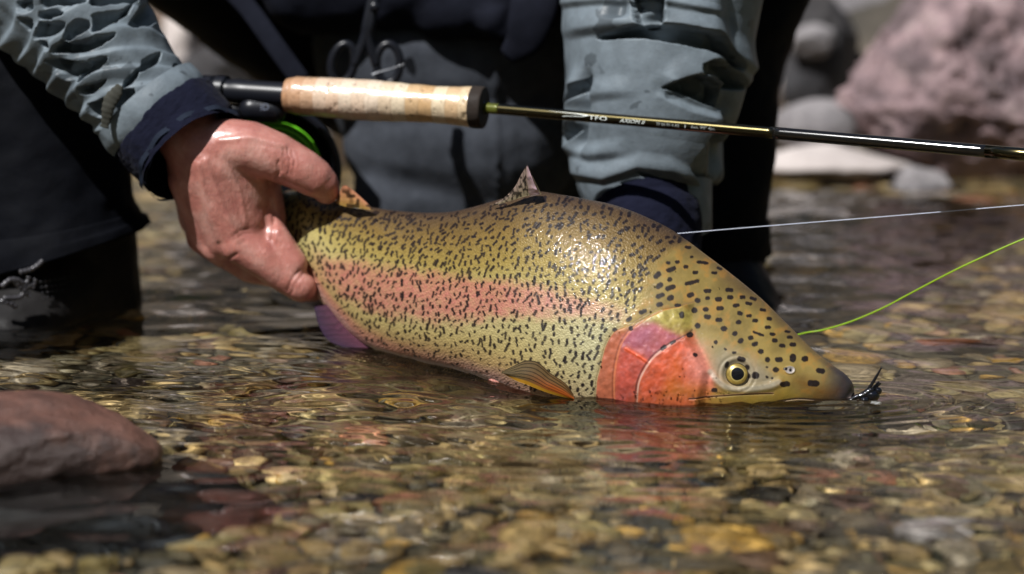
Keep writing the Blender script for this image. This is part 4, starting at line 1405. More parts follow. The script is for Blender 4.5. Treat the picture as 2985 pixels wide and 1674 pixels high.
# thumbnail: a curved plate set into the tip of the thumb
tv = Vh
ctr = q(944, 497, YH - 0.02)
pxn, pyn = hx, hy
uu, vv = np.meshgrid(np.linspace(-1, 1, 15), np.linspace(-1, 1, 15), indexing='ij')
axn = np.array([math.cos(math.radians(38)), math.sin(math.radians(38))])
axp = np.array([-axn[1], axn[0]])
cx_, cy_ = 946, 504
r_ = 1 - 0.12 * (uu ** 2) * (vv ** 2)
nxp = cx_ + axn[0] * uu * 25 * r_ + axp[0] * vv * 19 * r_
nyp = cy_ + axn[1] * uu * 25 * r_ + axp[1] * vv * 19 * r_
vis = np.where(Nh[:, 1] < 0.1)[0]
tip_ = vis[(np.hypot(hx[vis] - cx_, hy[vis] - cy_) < 45)]
NG = np.zeros(nxp.shape + (3,))
for i_ in range(15):
    for j_ in range(15):
        d_ = np.hypot(hx[tip_] - nxp[i_, j_], hy[tip_] - nyp[i_, j_])
        w_ = 1 / (d_ + 1.5) ** 3
        yy_ = (Vh[tip_, 1] * w_).sum() / w_.sum()
        NG[i_, j_] = P(nxp[i_, j_], nyp[i_, j_], yy_ - 0.0004 + 0.0010 * (max(abs(uu[i_, j_]), abs(vv[i_, j_])) > 0.95))
M['nail'] = mk('nail', (0.56, 0.29, 0.23), 0.3, coat=0.4)
grid_obj('thumbnail', NG, M['nail'], person, flip=False)

# ---- jacket sleeves
def soft2(poly, w, X, Y, wr_=4.0):
    pa = np.array(poly)
    m_ = (X > pa[:, 0].min() - 12) & (X < pa[:, 0].max() + 12) & (Y > pa[:, 1].min() - 12) & (Y < pa[:, 1].max() + 12)
    o_ = np.zeros(X.shape)
    x_, y_ = X[m_], Y[m_]
    if len(x_):
        x_ = x_ + wr_ * vn2(x_, y_, 0.05, 301, 2)
        y_ = y_ + wr_ * vn2(x_, y_, 0.05, 302, 2)
        d = dline(poly, x_, y_, True)
        o_[m_] = ss(-w, w, np.where(inside(poly, x_, y_), d, -d))
    return o_


def spc(pts, s=2.409, ox=0.0, oy=0.0):
    pts = [(a / s + ox, b / s + oy) for a, b in pts]
    return [tuple(p) for p in crom(np.array(pts + pts[:1], float), len(pts) * 3 + 1)[:-1]]


CELLS = [(spc(c), dp) for c, dp in [
    ([(255, 85), (360, 60), (440, 90), (360, 118), (345, 135), (255, 125)], 0.009),
    ([(645, 90), (740, 62), (880, 60), (935, 32), (900, 90), (820, 130), (700, 200), (640, 205), (660, 130)], 0.013),
    ([(450, 190), (520, 130), (622, 140), (600, 200), (520, 260), (445, 280)], 0.012),
    ([(250, 150), (350, 155), (440, 160), (400, 220), (330, 258), (240, 270), (232, 200)], 0.012),
    ([(470, 300), (600, 270), (700, 240), (810, 228), (740, 290), (600, 350), (480, 372), (365, 372), (370, 320), (430, 290)], 0.014),
    ([(985, 30), (1140, -20), (1200, 80), (1260, 200), (1310, 330), (1230, 255), (1130, 130), (1050, 165), (950, 172), (925, 140), (970, 80)], 0.015),
    ([(320, 425), (400, 432), (585, 440), (560, 500), (500, 562), (440, 560), (380, 505)], 0.012),
    ([(620, 425), (745, 395), (700, 460), (620, 520), (525, 580), (565, 490)], 0.012),
    ([(530, 620), (620, 600), (725, 560), (660, 640), (600, 672), (540, 660)], 0.010),
    ([(600, 740), (745, 690), (720, 760), (690, 835), (620, 790)], 0.013),
    ([(1010, 400), (1135, 348), (1120, 420), (1040, 470), (985, 492)], 0.011),
    ([(870, 555), (985, 465), (950, 540), (850, 625)], 0.010),
    ([(130, 130), (200, 150), (190, 212), (150, 180)], 0.007),
    ([(270, 290), (335, 320), (325, 355), (280, 332)], 0.007),
    ([(100, 10), (200, -10), (215, 60), (150, 90), (110, 60)], 0.008),
    ([(270, -40), (400, -40), (600, -20), (560, 10), (380, 25), (290, 40)], 0.010),
    ([(640, -40), (900, -40), (980, -10), (860, 8), (650, 20)], 0.010),
    ([(1250, 425), (1390, 455), (1385, 520), (1240, 500)], 0.006),
    ([(830, 640), (935, 620), (920, 710), (840, 790), (800, 750)], 0.010)]]


def pleat(px_, py_, s, th_, G_):
    """bunched cloth on the picture-left sleeve: U-shaped rolls with hollow undersides, two crossing families"""
    c = np.cos(th_)
    sc_ = np.sin(th_)
    nzz = vn(G_, 14, 3, 2)
    d = 0
    a1 = (px_ * 0.42 + py_ * 0.91 + 60 * nzz - 26 * ((px_ - (150 + 0.62 * py_)) / 130.0) ** 2) / 74.0
    f = a1 - np.floor(a1)
    p1 = ss(0.0, 0.30, f) * ss(1.0, 0.30, f)
    a2 = (px_ * 0.93 - py_ * 0.34 + 50 * vn(G_, 12, 8, 2)) / 118.0
    f = a2 - np.floor(a2)
    p2 = ss(0.0, 0.25, f) * ss(1.0, 0.35, f)
    rag = ss(-0.35, 0.25, vn(G_, 9, 19, 2))
    d = (0.0165 * p1 * (0.4 + 0.6 * rag) + 0.008 * p2 * rag) * (0.22 + 0.78 * ss(-0.15, 0.65, c))
    flat = np.exp(-(((px_ - 420) / 90) ** 2 + ((py_ - 130) / 55) ** 2))
    d = d * (1 - 0.65 * flat)
    d += 0.003 * vn(G_, 45, 5, 2)
    fr = ss(-0.1, 0.3, c)
    d = d * 0.36
    for pg, dp in CELLS:
        d = d - 1.25 * dp * fr * soft2(pg, 2.6, px_, py_)
    end = ss(0.0, 0.02, s) * ss(s.max(), s.max() - 0.012, s)
    return d * (0.15 + 0.85 * end) - 0.006


YS = 1.86
slv = tube('jacket_sleeve', [q(-320, -760, 2.16), elbow_r, q(60, -180, 1.95), q(175, -10, 1.90), q(300, 150, YS + 0.015), q(398, 268, YS + 0.005), q(462, 338, YS)],
           [0.095, 0.088, 0.084, 0.0755, 0.062, 0.054, 0.052], M['jacket'], person, seg=330, n=560, disp=pleat, caps=False)
# hem band and tab of the sleeve
tube('sleeve_hem', [q(425, 296, YS + 0.002), q(452, 328, YS), q(470, 350, YS - 0.001)], [0.0535, 0.0545, 0.0525], M['jacket'], person, seg=160, n=14, caps=False,
     disp=lambda a, b, s, t, G_: 0.0012 * vn(G_, 60, 4, 2))
tab = tube('hem_tab', [q(352, 250, YS - 0.05), q(322, 300, YS - 0.052), q(304, 372, YS - 0.05)], [0.004, 0.0065, 0.004], cloth('tab_cloth', (0.05, 0.05, 0.042), 0.7), person, seg=24, n=60, depth=0.4,
           disp=lambda a, b, s, t, G_: 0.0003 * np.sin(s * 1300) + 0.003 * vn(G_, 90, 6, 2))


def fuzz(a, b, s, t, G_):
    return 0.0011 * vn(G_, 160, 3, 3) + 0.0016 * vn(G_, 40, 4, 2) + 0.0016 * ss(0.008, 0.0, s) - 0.0014 * np.exp(-((s - 0.010) / 0.002) ** 2)


cf_ = tube('neoprene_cuff', [q(452, 322, YS), q(486, 358, YS - 0.004), q(524, 400, YS - 0.010), q(562, 448, YS - 0.019)], [0.0505, 0.0535, 0.0535, 0.0520], M['neo'], person, seg=220, n=120, disp=fuzz, caps=False)
tube('cuff_edge', [q(560, 446, YS - 0.0185), q(567, 455, YS - 0.021)], [0.0528, 0.0515], M['jacket_shade'], person, seg=120, n=8, caps=False, disp=lambda a, b, s, t, G_: 0.0012 * np.sin(t * 11) + 0.001)
# inside of the cuff
tube('cuff_lining', [q(566, 454, YS - 0.0205), q(500, 380, YS - 0.003)], [0.0502, 0.044], M['vest'], person, seg=60, n=6, caps=False)


RCELLS = [(spc(c, 1.806, 1500, 0), dp) for c, dp in [
    ([(445, 185), (640, 135), (800, 128), (1000, 158), (1100, 185), (1250, 330), (1255, 370), (1150, 320), (1020, 262), (740, 206), (600, 198), (450, 208)], 0.020),
    ([(615, -30), (775, -30), (785, 60), (775, 125), (660, 130), (630, 60)], 0.014),
    ([(785, 462), (880, 420), (1000, 395), (1140, 470), (1145, 560), (1130, 585), (1000, 540), (880, 490)], 0.020),
    ([(995, 340), (1080, 315), (1230, 375), (1300, 470), (1180, 470), (1060, 400), (1000, 385)], 0.018),
    ([(290, 470), (400, 400), (340, 500), (300, 560), (275, 600), (268, 560)], 0.012),
    ([(330, 680), (300, 780), (270, 830), (262, 790), (300, 700), (310, 600)], 0.012),
    ([(560, 965), (640, 945), (760, 955), (850, 985), (740, 975), (640, 965)], 0.008),
    ([(1010, 780), (1060, 700), (1200, 660), (1180, 900), (1080, 1080), (1000, 1120), (960, 960), (930, 880)], 0.012),
    ([(645, 905), (700, 915), (760, 945), (690, 935)], 0.006)]]


def folds_r(px_, py_, s, th_, G_):
    d = 0.004 * vn(G_, 8, 30, 2) + 0.0008 * vn(G_, 40, 31, 2)
    X, Y = px_, py_

    def fold(line, amp, wu, wl, taper=60):
        line = np.array(line, float)
        yl = np.interp(X, line[:, 0], line[:, 1])
        dd = Y - yl
        g = ss(line[0, 0] - taper, line[0, 0] + taper, X) * ss(line[-1, 0] + taper, line[-1, 0] - taper, X)
        up = ss(-wu, 0, dd)
        dn_ = ss(wl, 0, dd)
        return amp * g * np.where(dd < 0, up, dn_)
    d = d + fold([(1660, 86), (1800, 66), (1900, 68), (2010, 80), (2110, 110), (2260, 215)], 0.012, 90, 34)
    d = d + fold([(1640, 8), (1800, -6), (1960, 6), (2100, 30)], 0.010, 50, 22)
    d = d + fold([(1935, 262), (1985, 228), (2060, 200), (2150, 205), (2260, 250)], 0.007, 80, 34, 30)
    d = d + fold([(1925, 262), (2020, 305), (2120, 330), (2160, 318)], -0.010, 50, 26, 30)
    d = d + fold([(1650, 300), (1740, 270), (1830, 262)], 0.006, 50, 30)
    d = d + fold([(1650, 430), (1720, 452), (1800, 440)], 0.007, 46, 26)
    d = d + fold([(1650, 500), (1760, 520), (1860, 486), (1960, 500), (2060, 560)], 0.008, 50, 22)
    fr = ss(-0.15, 0.3, np.cos(th_))
    d = d * 0.55 - 0.015 * ss(2075, 2165, X - 0.05 * Y) * ss(-0.9, -0.3, np.cos(th_))
    for pg, dp in RCELLS:
        d = d - 1.4 * dp * fr * soft2(pg, 3.0, X, Y, 1.5)
    # upright creases
    d = d + 0.008 * np.exp(-((X - (1672 - 0.06 * (Y - 300))) / 16) ** 2) * ss(180, 260, Y) * ss(520, 430, Y) - 0.011 * np.exp(-((X - (1702 - 0.10 * (Y - 300))) / 13) ** 2) * ss(180, 260, Y) * ss(480, 400, Y)
    d = d - 0.010 * np.exp(-((X - (2150 + 0.05 * (Y - 400))) / 26) ** 2) * ss(140, 300, Y) + 0.004 * np.exp(-((X - (2118 + 0.02 * (Y - 400))) / 10) ** 2) * ss(200, 260, Y) * ss(360, 330, Y)
    d = d - 0.012 * np.exp(-((X - 1800) / 26) ** 2) * ss(60, 40, Y) + 0.008 * np.exp(-((X - 1900) / 40) ** 2) * ss(60, 30, Y)
    return d


tube('jacket_sleeve', [q(2100, -900, 2.24), elbow_l, q(1965, -120, 1.96), q(1945, 60, 1.94), q(1930, 240, 1.93), q(1905, 400, 1.925), q(1880, 520, 1.92), q(1885, 610, 1.915)],
     [0.105, 0.108, 0.103, 0.098, 0.092, 0.082, 0.066, 0.052], M['jacket'], person, seg=380, n=560, disp=folds_r, caps=False)
tube('sleeve_hem', [q(1893, 570, 1.915), q(1900, 600, 1.912), q(1910, 640, 1.91), q(1925, 700, 1.91)], [0.060, 0.0575, 0.0545, 0.050], M['jacket'], person, seg=160, n=30, caps=False,
     disp=lambda a, b, s, t, G_: 0.0016 * vn(G_, 40, 4, 2) - 0.006 * ss(0, 0.01, s) * ss(1950, 1850, a) * 0 )
tube('neoprene_cuff', [q(1885, 590, 1.895), q(1893, 640, 1.885), q(1905, 720, 1.875), q(1920, 800, 1.865)], [0.0475, 0.048, 0.045, 0.040], M['neo'], person, seg=180, n=100, disp=fuzz, caps=False)

# ---- jacket body, vest, waders, legs
jb = Blob()
jb.cap(np.array([0.10, 2.50, 0.40]), 0.165, np.array([0.10, 2.40, 0.56]), 0.165)
jb.cap(sh_r + [0.02, 0, 0], 0.085, sh_l - [0.02, 0, 0], 0.085)
jb.cap(np.array([0.10, 2.36, 0.60]), 0.085, np.array([0.10, 2.28, 0.69]), 0.065)
jb.cap(sh_r, 0.08, q(-200, -620, 2.13), 0.092)
jb.cap(sh_l, 0.08, q(2060, -620, 2.14), 0.098)
Vj, Fj, Nj = jb.skin(0.008, smooth=4)
Vj = Vj + Nj * (0.008 * vn(Vj, 9, 4, 3))[:, None]
mesh_from('jacket', Vj, Fj, M['jacket_shade'], person)
vb = Blob()
vb.cap(np.array([0.02, 2.34, 0.36]), 0.115, np.array([0.19, 2.34, 0.36]), 0.115)
vb.cap(np.array([0.00, 2.34, 0.56]), 0.125, np.array([0.20, 2.34, 0.56]), 0.125)
vb.cap(q(1120, 10, 2.14), 0.032, q(960, -40, 2.16), 0.035)
vb.cap(q(1300, 20, 2.13), 0.035, q(1500, 10, 2.13), 0.035)
vb.cap(q(900, -40, 2.16), 0.05, q(1560, -60, 2.14), 0.05)
vb.cap(q(1440, 60, 2.10), 0.018, q(1480, 110, 2.10), 0.010)
Vv_, Fv_, Nv_ = vb.skin(0.005, smooth=4)
Vv_ = Vv_ + Nv_ * (0.006 * vn(Vv_, 22, 4, 3))[:, None]
mesh_from('vest', Vv_, Fv_, M['vest'], person)
wb = Blob()
wb.cap(q(1220, 130, 2.24), 0.115, q(1400, 130, 2.24), 0.115)
wb.cap(q(1250, 380, 2.24), 0.095, q(1420, 380, 2.24), 0.105)
wb.cap(q(1190, 560, 2.22), 0.060, q(1440, 560, 2.22), 0.062)
wb.cap(hipc, 0.15, q(1300, 200, 2.32), 0.14)
Vw, Fw, Nw = wb.skin(0.005, smooth=6)
wx, wy = PRJ(Vw)
Vw = Vw + Nw * (0.006 * vn(Vw, 11, 4, 3) + 0.004 * np.exp(-((wx - (1440 + 0.02 * wy)) / 7) ** 2) - 0.004 * np.exp(-((wx - (1035 + 0.1 * wy)) / 30) ** 2))[:, None]
mesh_from('waders', Vw, Fw, M['wader'], person)
tube('wader_strap', [q(640, -60, 2.14), q(720, 20, 2.12), q(800, 130, 2.10), q(880, 240, 2.09)], [0.010] * 4, M['vest'], person, seg=16, n=30, depth=0.3)
tube('vest_strap', [q(1560, -60, 2.09), q(1555, 20, 2.07), q(1530, 110, 2.07), q(1480, 165, 2.08)], [0.024, 0.024, 0.020, 0.010], M['vest'], person, seg=20, n=30, depth=0.35)


def legd(a, b, s, t, G_):
    return 0.006 * vn(G_, 14, 71, 3) + 0.0018 * vn(G_, 60, 72, 2)


# thighs
tube('thigh', [np.array([0.00, 2.58, 0.13]), np.array([-0.14, 2.46, 0.22]), np.array([-0.33, 2.27, 0.36]), np.array([-0.46, 2.10, 0.47])], [0.13, 0.118, 0.10, 0.082], M['wader_dark'], person, seg=60, n=60, disp=legd)
tube('thigh', [np.array([0.20, 2.58, 0.13]), np.array([0.22, 2.46, 0.22]), np.array([0.24, 2.28, 0.32]), np.array([0.255, 2.17, 0.35])], [0.125, 0.105, 0.085, 0.075], M['wader_dark'], person, seg=60, n=60, disp=legd)
# lower legs
tube('lower_leg', [q(-80, -420, 2.06), q(20, -100, 2.03), q(70, 200, 2.02), q(110, 420, 2.01), q(130, 600, 2.00), q(150, 705, 2.0)], [0.080, 0.086, 0.088, 0.090, 0.089, 0.096], M['wader_dark'], person, seg=90, n=120, disp=legd)
tube('gravel_guard', [q(140, 650, 2.00), q(148, 690, 2.0), q(160, 728, 2.0)], [0.092, 0.097, 0.100], M['wader_dark'], person, seg=90, n=20, disp=legd)
tube('lower_leg', [np.array([0.255, 2.17, 0.36]), q(2085, 120, 2.14), q(2075, 400, 2.12), q(2065, 640, 2.10), q(2060, 760, 2.10)], [0.08, 0.075, 0.066, 0.058, 0.060], M['wader_dark'], person, seg=70, n=90, disp=legd)
tube('gravel_guard', [q(2062, 640, 2.10), q(2060, 740, 2.10)], [0.062, 0.066], M['wader_dark'], person, seg=60, n=20, disp=legd)
for (ax_, ay_, YY, s_) in [(215, 760, 2.02, -1), (2062, 800, 2.10, 1)]:
    bo = Blob()
    an = q(ax_, ay_, YY)
    bo.cap(an + [0, 0, 0.03], 0.062 if s_ < 0 else 0.052, an + [0, 0.0, -0.05], 0.066 if s_ < 0 else 0.054)
    bo.cap(an + [0, 0.03, -0.075], 0.052, an + [s_ * 0.05, -0.13, -0.085], 0.045)
    bo.cap(an + [s_ * 0.012, -0.03, -0.02], 0.055, an + [s_ * 0.04, -0.10, -0.065], 0.045)
    Vo, Fo, No = bo.skin(0.004, smooth=5)
    Vo = Vo + No * (0.0015 * vn(Vo, 50, 8, 2))[:, None]
    bt = mesh_from('wading_boot', Vo, Fo, M['boot'], person)
    RECV.append(bt)
    if s_ < 0:
        for l in [[(58, 800), (90, 792), (112, 778), (124, 766)], [(5, 842), (30, 822), (58, 826), (72, 846), (58, 872), (10, 876)], [(72, 846), (96, 836), (104, 820)],
                  [(40, 822), (64, 850), (86, 868)], [(-10, 882), (22, 888), (48, 902)], [(84, 812), (80, 832), (98, 846)]]:
            tube('lace', [q(a, b - 6, 1.872 + 0.0002 * abs(a)) for a, b in l], [0.0024] * len(l), M['lace'], bt, seg=10, n=40, disp=lambda a, b, s, t, G_: 0.0003 * np.sin(s * 1500))
        e_ = ico(2)
        k_e = [(118 + 14 * i_ + 3 * j_, 822 + 16 * j_ - 2 * i_) for i_ in range(6) for j_ in range(4) if i_ + j_ < 8]
        VV = np.vstack([e_[0] * 0.0011 + q(a, b, 1.905 + 0.0004 * (a - 118)) for a, b in k_e])
        mo = mesh_from('mesh_panel', VV, np.vstack([e_[1] + len(e_[0]) * i_ for i_ in range(len(k_e))]), mk('wet_mesh', (0.1, 0.1, 0.11), 0.15, metal=0.8), bt)
        mo['kind'] = 'stuff'
# hair and cap
cb = Blob()
cb.cap(hd + [0, 0.05, 0.055], 0.086, hd + [0, 0.0, 0.05], 0.082)
cb.cap(hd + [-0.04, -0.08, 0.055], 0.012, hd + [0.04, -0.08, 0.055], 0.012)
cb.cap(hd + [-0.04, -0.13, 0.040], 0.009, hd + [0.04, -0.13, 0.040], 0.009)
Vc, Fc, Nc = cb.skin(0.006, smooth=4)
mesh_from('cap', Vc, Fc, M['vest'], person)

# ================================================================== fly rod, reel, line, forceps, fly
RA, RB = P(1425, 316, 1.853), P(3300, 478, 1.63)
RD = (RB - RA) / np.linalg.norm(RB - RA)
RL = np.linalg.norm(RB - RA)


def onrod(d):
    return RA + RD * d


rod = thing('fly_rod', 'fly fishing rod with a cork handle and glossy olive-black blank held across the angler', 'fishing rod', RA)
m = mk('rod_blank', (0.085, 0.07, 0.03), 0.22, metal=1.0, coat=1.0, coat_r=0.04)
M['blank'] = m
m = mk('rod_dark', (0.008, 0.007, 0.006), 0.14, metal=0.2, coat=1.0, coat_r=0.04)
M['blank_dark'] = m
M['ferrule'] = mk('olive_thread', (0.12, 0.13, 0.02), 0.2, metal=0.3, coat=1.0)
M['print'] = mk('white_print', (0.75, 0.8, 0.76), 0.4)
d1 = np.linalg.norm(P(2262, 388, 1.70) - RA)
k_ = 0.0
# split where the black section starts (seen at x = 2262)
dd = np.linspace(0.02, RL, 4000)
xx_, _ = PRJ(RA + RD * dd[:, None])
dS = float(dd[np.argmin(abs(xx_ - 2262))])
dE_ = float(dd[np.argmin(abs(xx_ - 2880))])
tube('blank', [onrod(0.0), onrod(dS)], [0.0047, 0.0049], M['blank'], rod, seg=48, n=40)
tube('blank', [onrod(dS - 0.002), onrod(dE_)], [0.0052, 0.0052], M['blank_dark'], rod, seg=48, n=30)
tube('blank', [onrod(dE_ - 0.002), onrod(RL + 1.6)], [0.0054, 0.0024], M['blank'], rod, seg=48, n=60)
tube('thread_wrap', [onrod(-0.006), onrod(0.010)], [0.0050, 0.0048], M['ferrule'], rod, seg=32, n=8)
tube('winding_ring', [onrod(-0.010), onrod(-0.004)], [0.0085, 0.0062], mk('blue_ring', (0.01, 0.015, 0.06), 0.25, metal=0.8), rod, seg=32, n=6)
# cork grip: profile along the axis, metres back from the front end
m = mk('cork', rough=0.38, coat=1.0, coat_r=0.2)
a_ = nd(m, 'ShaderNodeVertexColor', layer_name='Col')
f = noise(m, 420, 4, 0.65)
col = mixc(m, 0.55, a_.outputs[0], ramp(m, f, [(0.32, (0.55,) * 3), (0.5, (1.0,) * 3), (0.7, (1.15,) * 3)]), 'MULTIPLY')
ln(m, col, bsdf(m).inputs['Base Color'])
bump(m, noise(m, 260, 4, 0.6), 0.35, 0.0008)
M['cork'] = m
GB = P(838, 277, 1.905)
gd = GB - (RA - RD * 0.012)
GL = np.linalg.norm(gd)
gd /= GL
g0 = RA - RD * 0.012
pr_s = np.array([0, 0.03, 0.10, 0.22, 0.38, 0.55, 0.72, 0.86, 0.95, 1.0]) * GL
pr_r = 1.04 * np.array([56, 57, 53.5, 51.5, 54, 58, 57, 54, 53, 47]) / FPX * np.linspace(1.86, 1.905, 10)
tones = np.array([(0.60, 0.45, 0.28), (0.55, 0.38, 0.22), (0.62, 0.50, 0.34), (0.50, 0.32, 0.16), (0.52, 0.35, 0.19), (0.64, 0.53, 0.38), (0.60, 0.47, 0.33), (0.64, 0.52, 0.40), (0.60, 0.46, 0.34),
                  (0.62, 0.5, 0.38), (0.58, 0.42, 0.30), (0.6, 0.45, 0.33), (0.5, 0.32, 0.2), (0.45, 0.26, 0.15), (0.4, 0.22, 0.12), (0.4, 0.22, 0.12)])


def corkc(s, th_, G_):
    k = s / 0.0125
    i = np.clip(k.astype(int), 0, 15)
    c = tones[i]
    ed = ss(0.06, 0.0, np.minimum(k - np.floor(k), 1 - (k - np.floor(k))))
    pit = ss(0.42, 0.6, vn(G_, 300, 14, 2)) * 0.55
    return c * (1.15 - 0.2 * ed - pit)[..., None]


def corkd(a, b, s, th_, G_):
    k = s / 0.0125
    ed = ss(0.05, 0.0, np.minimum(k - np.floor(k), 1 - (k - np.floor(k))))
    return -0.00035 * ed + 0.0004 * vn(G_, 120, 4, 2) - 0.0007 * ss(0.45, 0.6, vn(G_, 300, 14, 2))


ns = 220
sg = np.linspace(0, GL, ns)
tube('grip', [g0 + gd * v for v in sg], np.interp(sg, pr_s, pr_r), M['cork'], rod, seg=96, n=ns, disp=corkd, colf=corkc)
tube('grip_end_cap', [g0 - gd * 0.0075, g0 - gd * 0.006, g0 + gd * 0.003, g0 + gd * 0.0045], [0.0165, 0.0188, 0.0190, 0.0178], cloth('burl_cork', (0.035, 0.028, 0.024), 0.5, wave=300), rod, seg=64, n=14)
gend = g0 + gd * GL
tube('reel_seat', [gend - gd * 0.002, gend + gd * 0.004, gend + gd * 0.10, gend + gd * 0.115], [0.0105, 0.0113, 0.0113, 0.0118], M['metal'], rod, seg=48, n=60,
     disp=lambda a, b, s, t, G_: 0.0004 * np.sign(np.sin(s * 1900)) * (s > 0.055) * (s < 0.085))
tube('locking_ring', [gend + gd * 0.060, gend + gd * 0.070], [0.0140, 0.0140], M['metal'], rod, seg=48, n=6)
tube('locking_ring', [gend + gd * 0.073, gend + gd * 0.083], [0.0135, 0.0135], M['metal'], rod, seg=48, n=6)
# reel: frame ring and spool seen from the front quarter
reel = mesh_from('reel', *[np.zeros((0, 3)), []], M['metal'], rod) if False else None
rc = P(792, 500, 1.945)
rax = np.array([0.20, -0.93, 0.12])
rax /= np.linalg.norm(rax)
ra_ = np.cross(rax, [0, 0, 1.0])
ra_ /= np.linalg.norm(ra_)
rb_ = np.cross(rax, ra_)


def lathe(name, prof, mat, parent, seg=96, c=rc, ax=rax, a=ra_, b=rb_, squash=1.0):
    """prof: (distance along the axis, radius) pairs"""
    th_ = np.linspace(0, 2 * PI, seg, endpoint=False)
    G_ = np.array([c + ax * h + r * (np.cos(th_)[:, None] * a + np.sin(th_)[:, None] * b) for h, r in prof])
    return grid_obj(name, G_, mat, parent, closed=True)


rr_ = 0.0635
reel = lathe('reel', [(0.016, rr_ - 0.006), (0.0175, rr_ - 0.004), (0.0175, rr_), (0.014, rr_ + 0.001), (-0.014, rr_ + 0.001), (-0.0175, rr_), (-0.0175, 0.0), (-0.0165, 0.0), (-0.0165, rr_ - 0.004), (0.012, rr_ - 0.006), (0.016, rr_ - 0.006)], M['metal'], rod)
reel['label'] = 'black fly reel loaded with bright green line'
M['line_green'] = mk('green_line', (0.2, 0.75, 0.03), 0.35, coat=0.3)
lathe('spool', [(0.013, 0.0), (0.0135, 0.026), (0.0125, 0.028), (-0.012, 0.028), (-0.012, 0.055), (-0.0135, 0.055), (-0.0135, 0.0)], M['metal'], reel)
# wound line as a heap of turns
rng = np.random.default_rng(2)
pts_, rad_ = [], []
turns = 46
T_ = np.linspace(0, 1, turns * 30)
ang_ = T_ * turns * 2 * PI
lay = (T_ * 5) % 1.0
hgt = (np.abs(((T_ * 5) % 2.0) - 1) * 2 - 1) * 0.0105
rad__ = 0.036 + 0.0125 * T_ + 0.0005 * np.sin(ang_ * 0.37)
LP = rc + rax * hgt[:, None] + rad__[:, None] * (np.cos(ang_)[:, None] * ra_ + np.sin(ang_)[:, None] * rb_)
tube('wound_line', LP, np.full(len(LP), 0.00105), M['line_green'], reel, seg=6, n=len(LP))
fo = Blob()
fo.cap(gend + gd * 0.01 - np.array([0, 0, 0.016]), 0.0045, gend + gd * 0.07 - np.array([0, 0, 0.016]), 0.004)
fo.cap(gend + gd * 0.03 - np.array([0, 0.0, 0.016]), 0.0055, rc + np.array([0, 0, 1]) * (rr_ - 0.002) - rax * 0.0, 0.006)
Vf_, Ff_, Nf_ = fo.skin(0.0015, smooth=3)
ft = mesh_from('reel_foot', Vf_, Ff_, M['metal'], reel)


def text_mesh(s, size, name, mat, parent, place, shear=0.0, ext=0.0):
    cu = bpy.data.curves.new(name, 'FONT')
    cu.body = s
    cu.size = size
    cu.shear = shear
    cu.resolution_u = 3
    o = bpy.data.objects.new(name, cu)
    COL.objects.link(o)
    dg = bpy.context.evaluated_depsgraph_get()
    me = o.evaluated_get(dg).to_mesh()
    V = np.array([v.co[:] for v in me.vertices]).reshape(-1, 3)
    F = [tuple(p.vertices) for p in me.polygons]
    o.evaluated_get(dg).to_mesh_clear()
    bpy.data.objects.remove(o)
    return mesh_from(name, place(V), F, mat, parent, smooth=False)


# print on the blank, wrapped round the shaft
vcam = CAM - onrod(dS * 0.6)
ua = vcam - RD * (vcam @ RD)
ua /= np.linalg.norm(ua)
ub = np.cross(ua, RD)
if ub[2] < 0:
    ub = -ub


def atx(x):
    return float(dd[np.argmin(abs(xx_ - x))])


def wrap(x0, x1, up0=-0.0010):
    def f(V):
        V = V.copy()
        w = V[:, 0].max() - V[:, 0].min()
        s = (atx(x1) - atx(x0)) / w
        along = atx(x0) + (V[:, 0] - V[:, 0].min()) * s
        v = (V[:, 1] - 0.0) * 1.0 + up0
        r = 0.00507
        an = v / r
        return RA + RD * along[:, None] + r * (np.cos(an)[:, None] * ua + np.sin(an)[:, None] * ub)
    return f


text_mesh('TFO', 0.0052, 'lettering', M['print'], rod, wrap(1722, 1775, -0.0020))
text_mesh('AXIOM II', 0.0048, 'lettering', M['print'], rod, wrap(1812, 1886, -0.0022), shear=0.35)
M['print2'] = mk('grey_print', (0.35, 0.37, 0.36), 0.4)
text_mesh('TF 06 91 4 A2', 0.0036, 'lettering', M['print2'], rod, wrap(1918, 1985, -0.0021))
text_mesh('I', 0.0036, 'lettering', M['print2'], rod, wrap(2001, 2004, -0.0021))
text_mesh('6wt. 9\'0" 4pc.', 0.0036, 'lettering', M['print2'], rod, wrap(2020, 2090, -0.0021))
# swoosh before the lettering
sw = np.array([(0, 1.0), (40, 0.9), (80, 0.75), (100, 0.6), (116, 0.35), (104, -0.1), (80, -0.35), (58, -0.5), (48, -0.85), (54, -0.9), (66, -0.65), (84, -0.55), (108, -0.3), (122, 0.2), (126, 0.75), (100, 0.95), (60, 1.05)], float)
sv = np.stack([sw[:, 0], sw[:, 1] * 0.0019, 0 * sw[:, 0]], -1)
mesh_from('printed_emblem', wrap(1596, 1722, 0.0003)(sv), [tuple(range(len(sw)))], M['print'], rod, smooth=False)


def on_foot(V):
    V = V.copy()
    c = P(758, 322, 1.895)
    return c + V[:, :1] * np.array([1, 0, 0.05]) + V[:, 1:2] * np.array([0, 0.1, 1])


text_mesh('ID', 0.0085, 'reel_lettering', mk('grey_blue_print', (0.16, 0.18, 0.24), 0.4), reel, on_foot)
pl = Blob()
pl.cap(P(735, 318, 1.912), 0.012, P(800, 322, 1.912), 0.012)
Vf_, Ff_, Nf_ = pl.skin(0.002, 3)
mesh_from('reel_housing', Vf_, Ff_, M['metal'], reel)

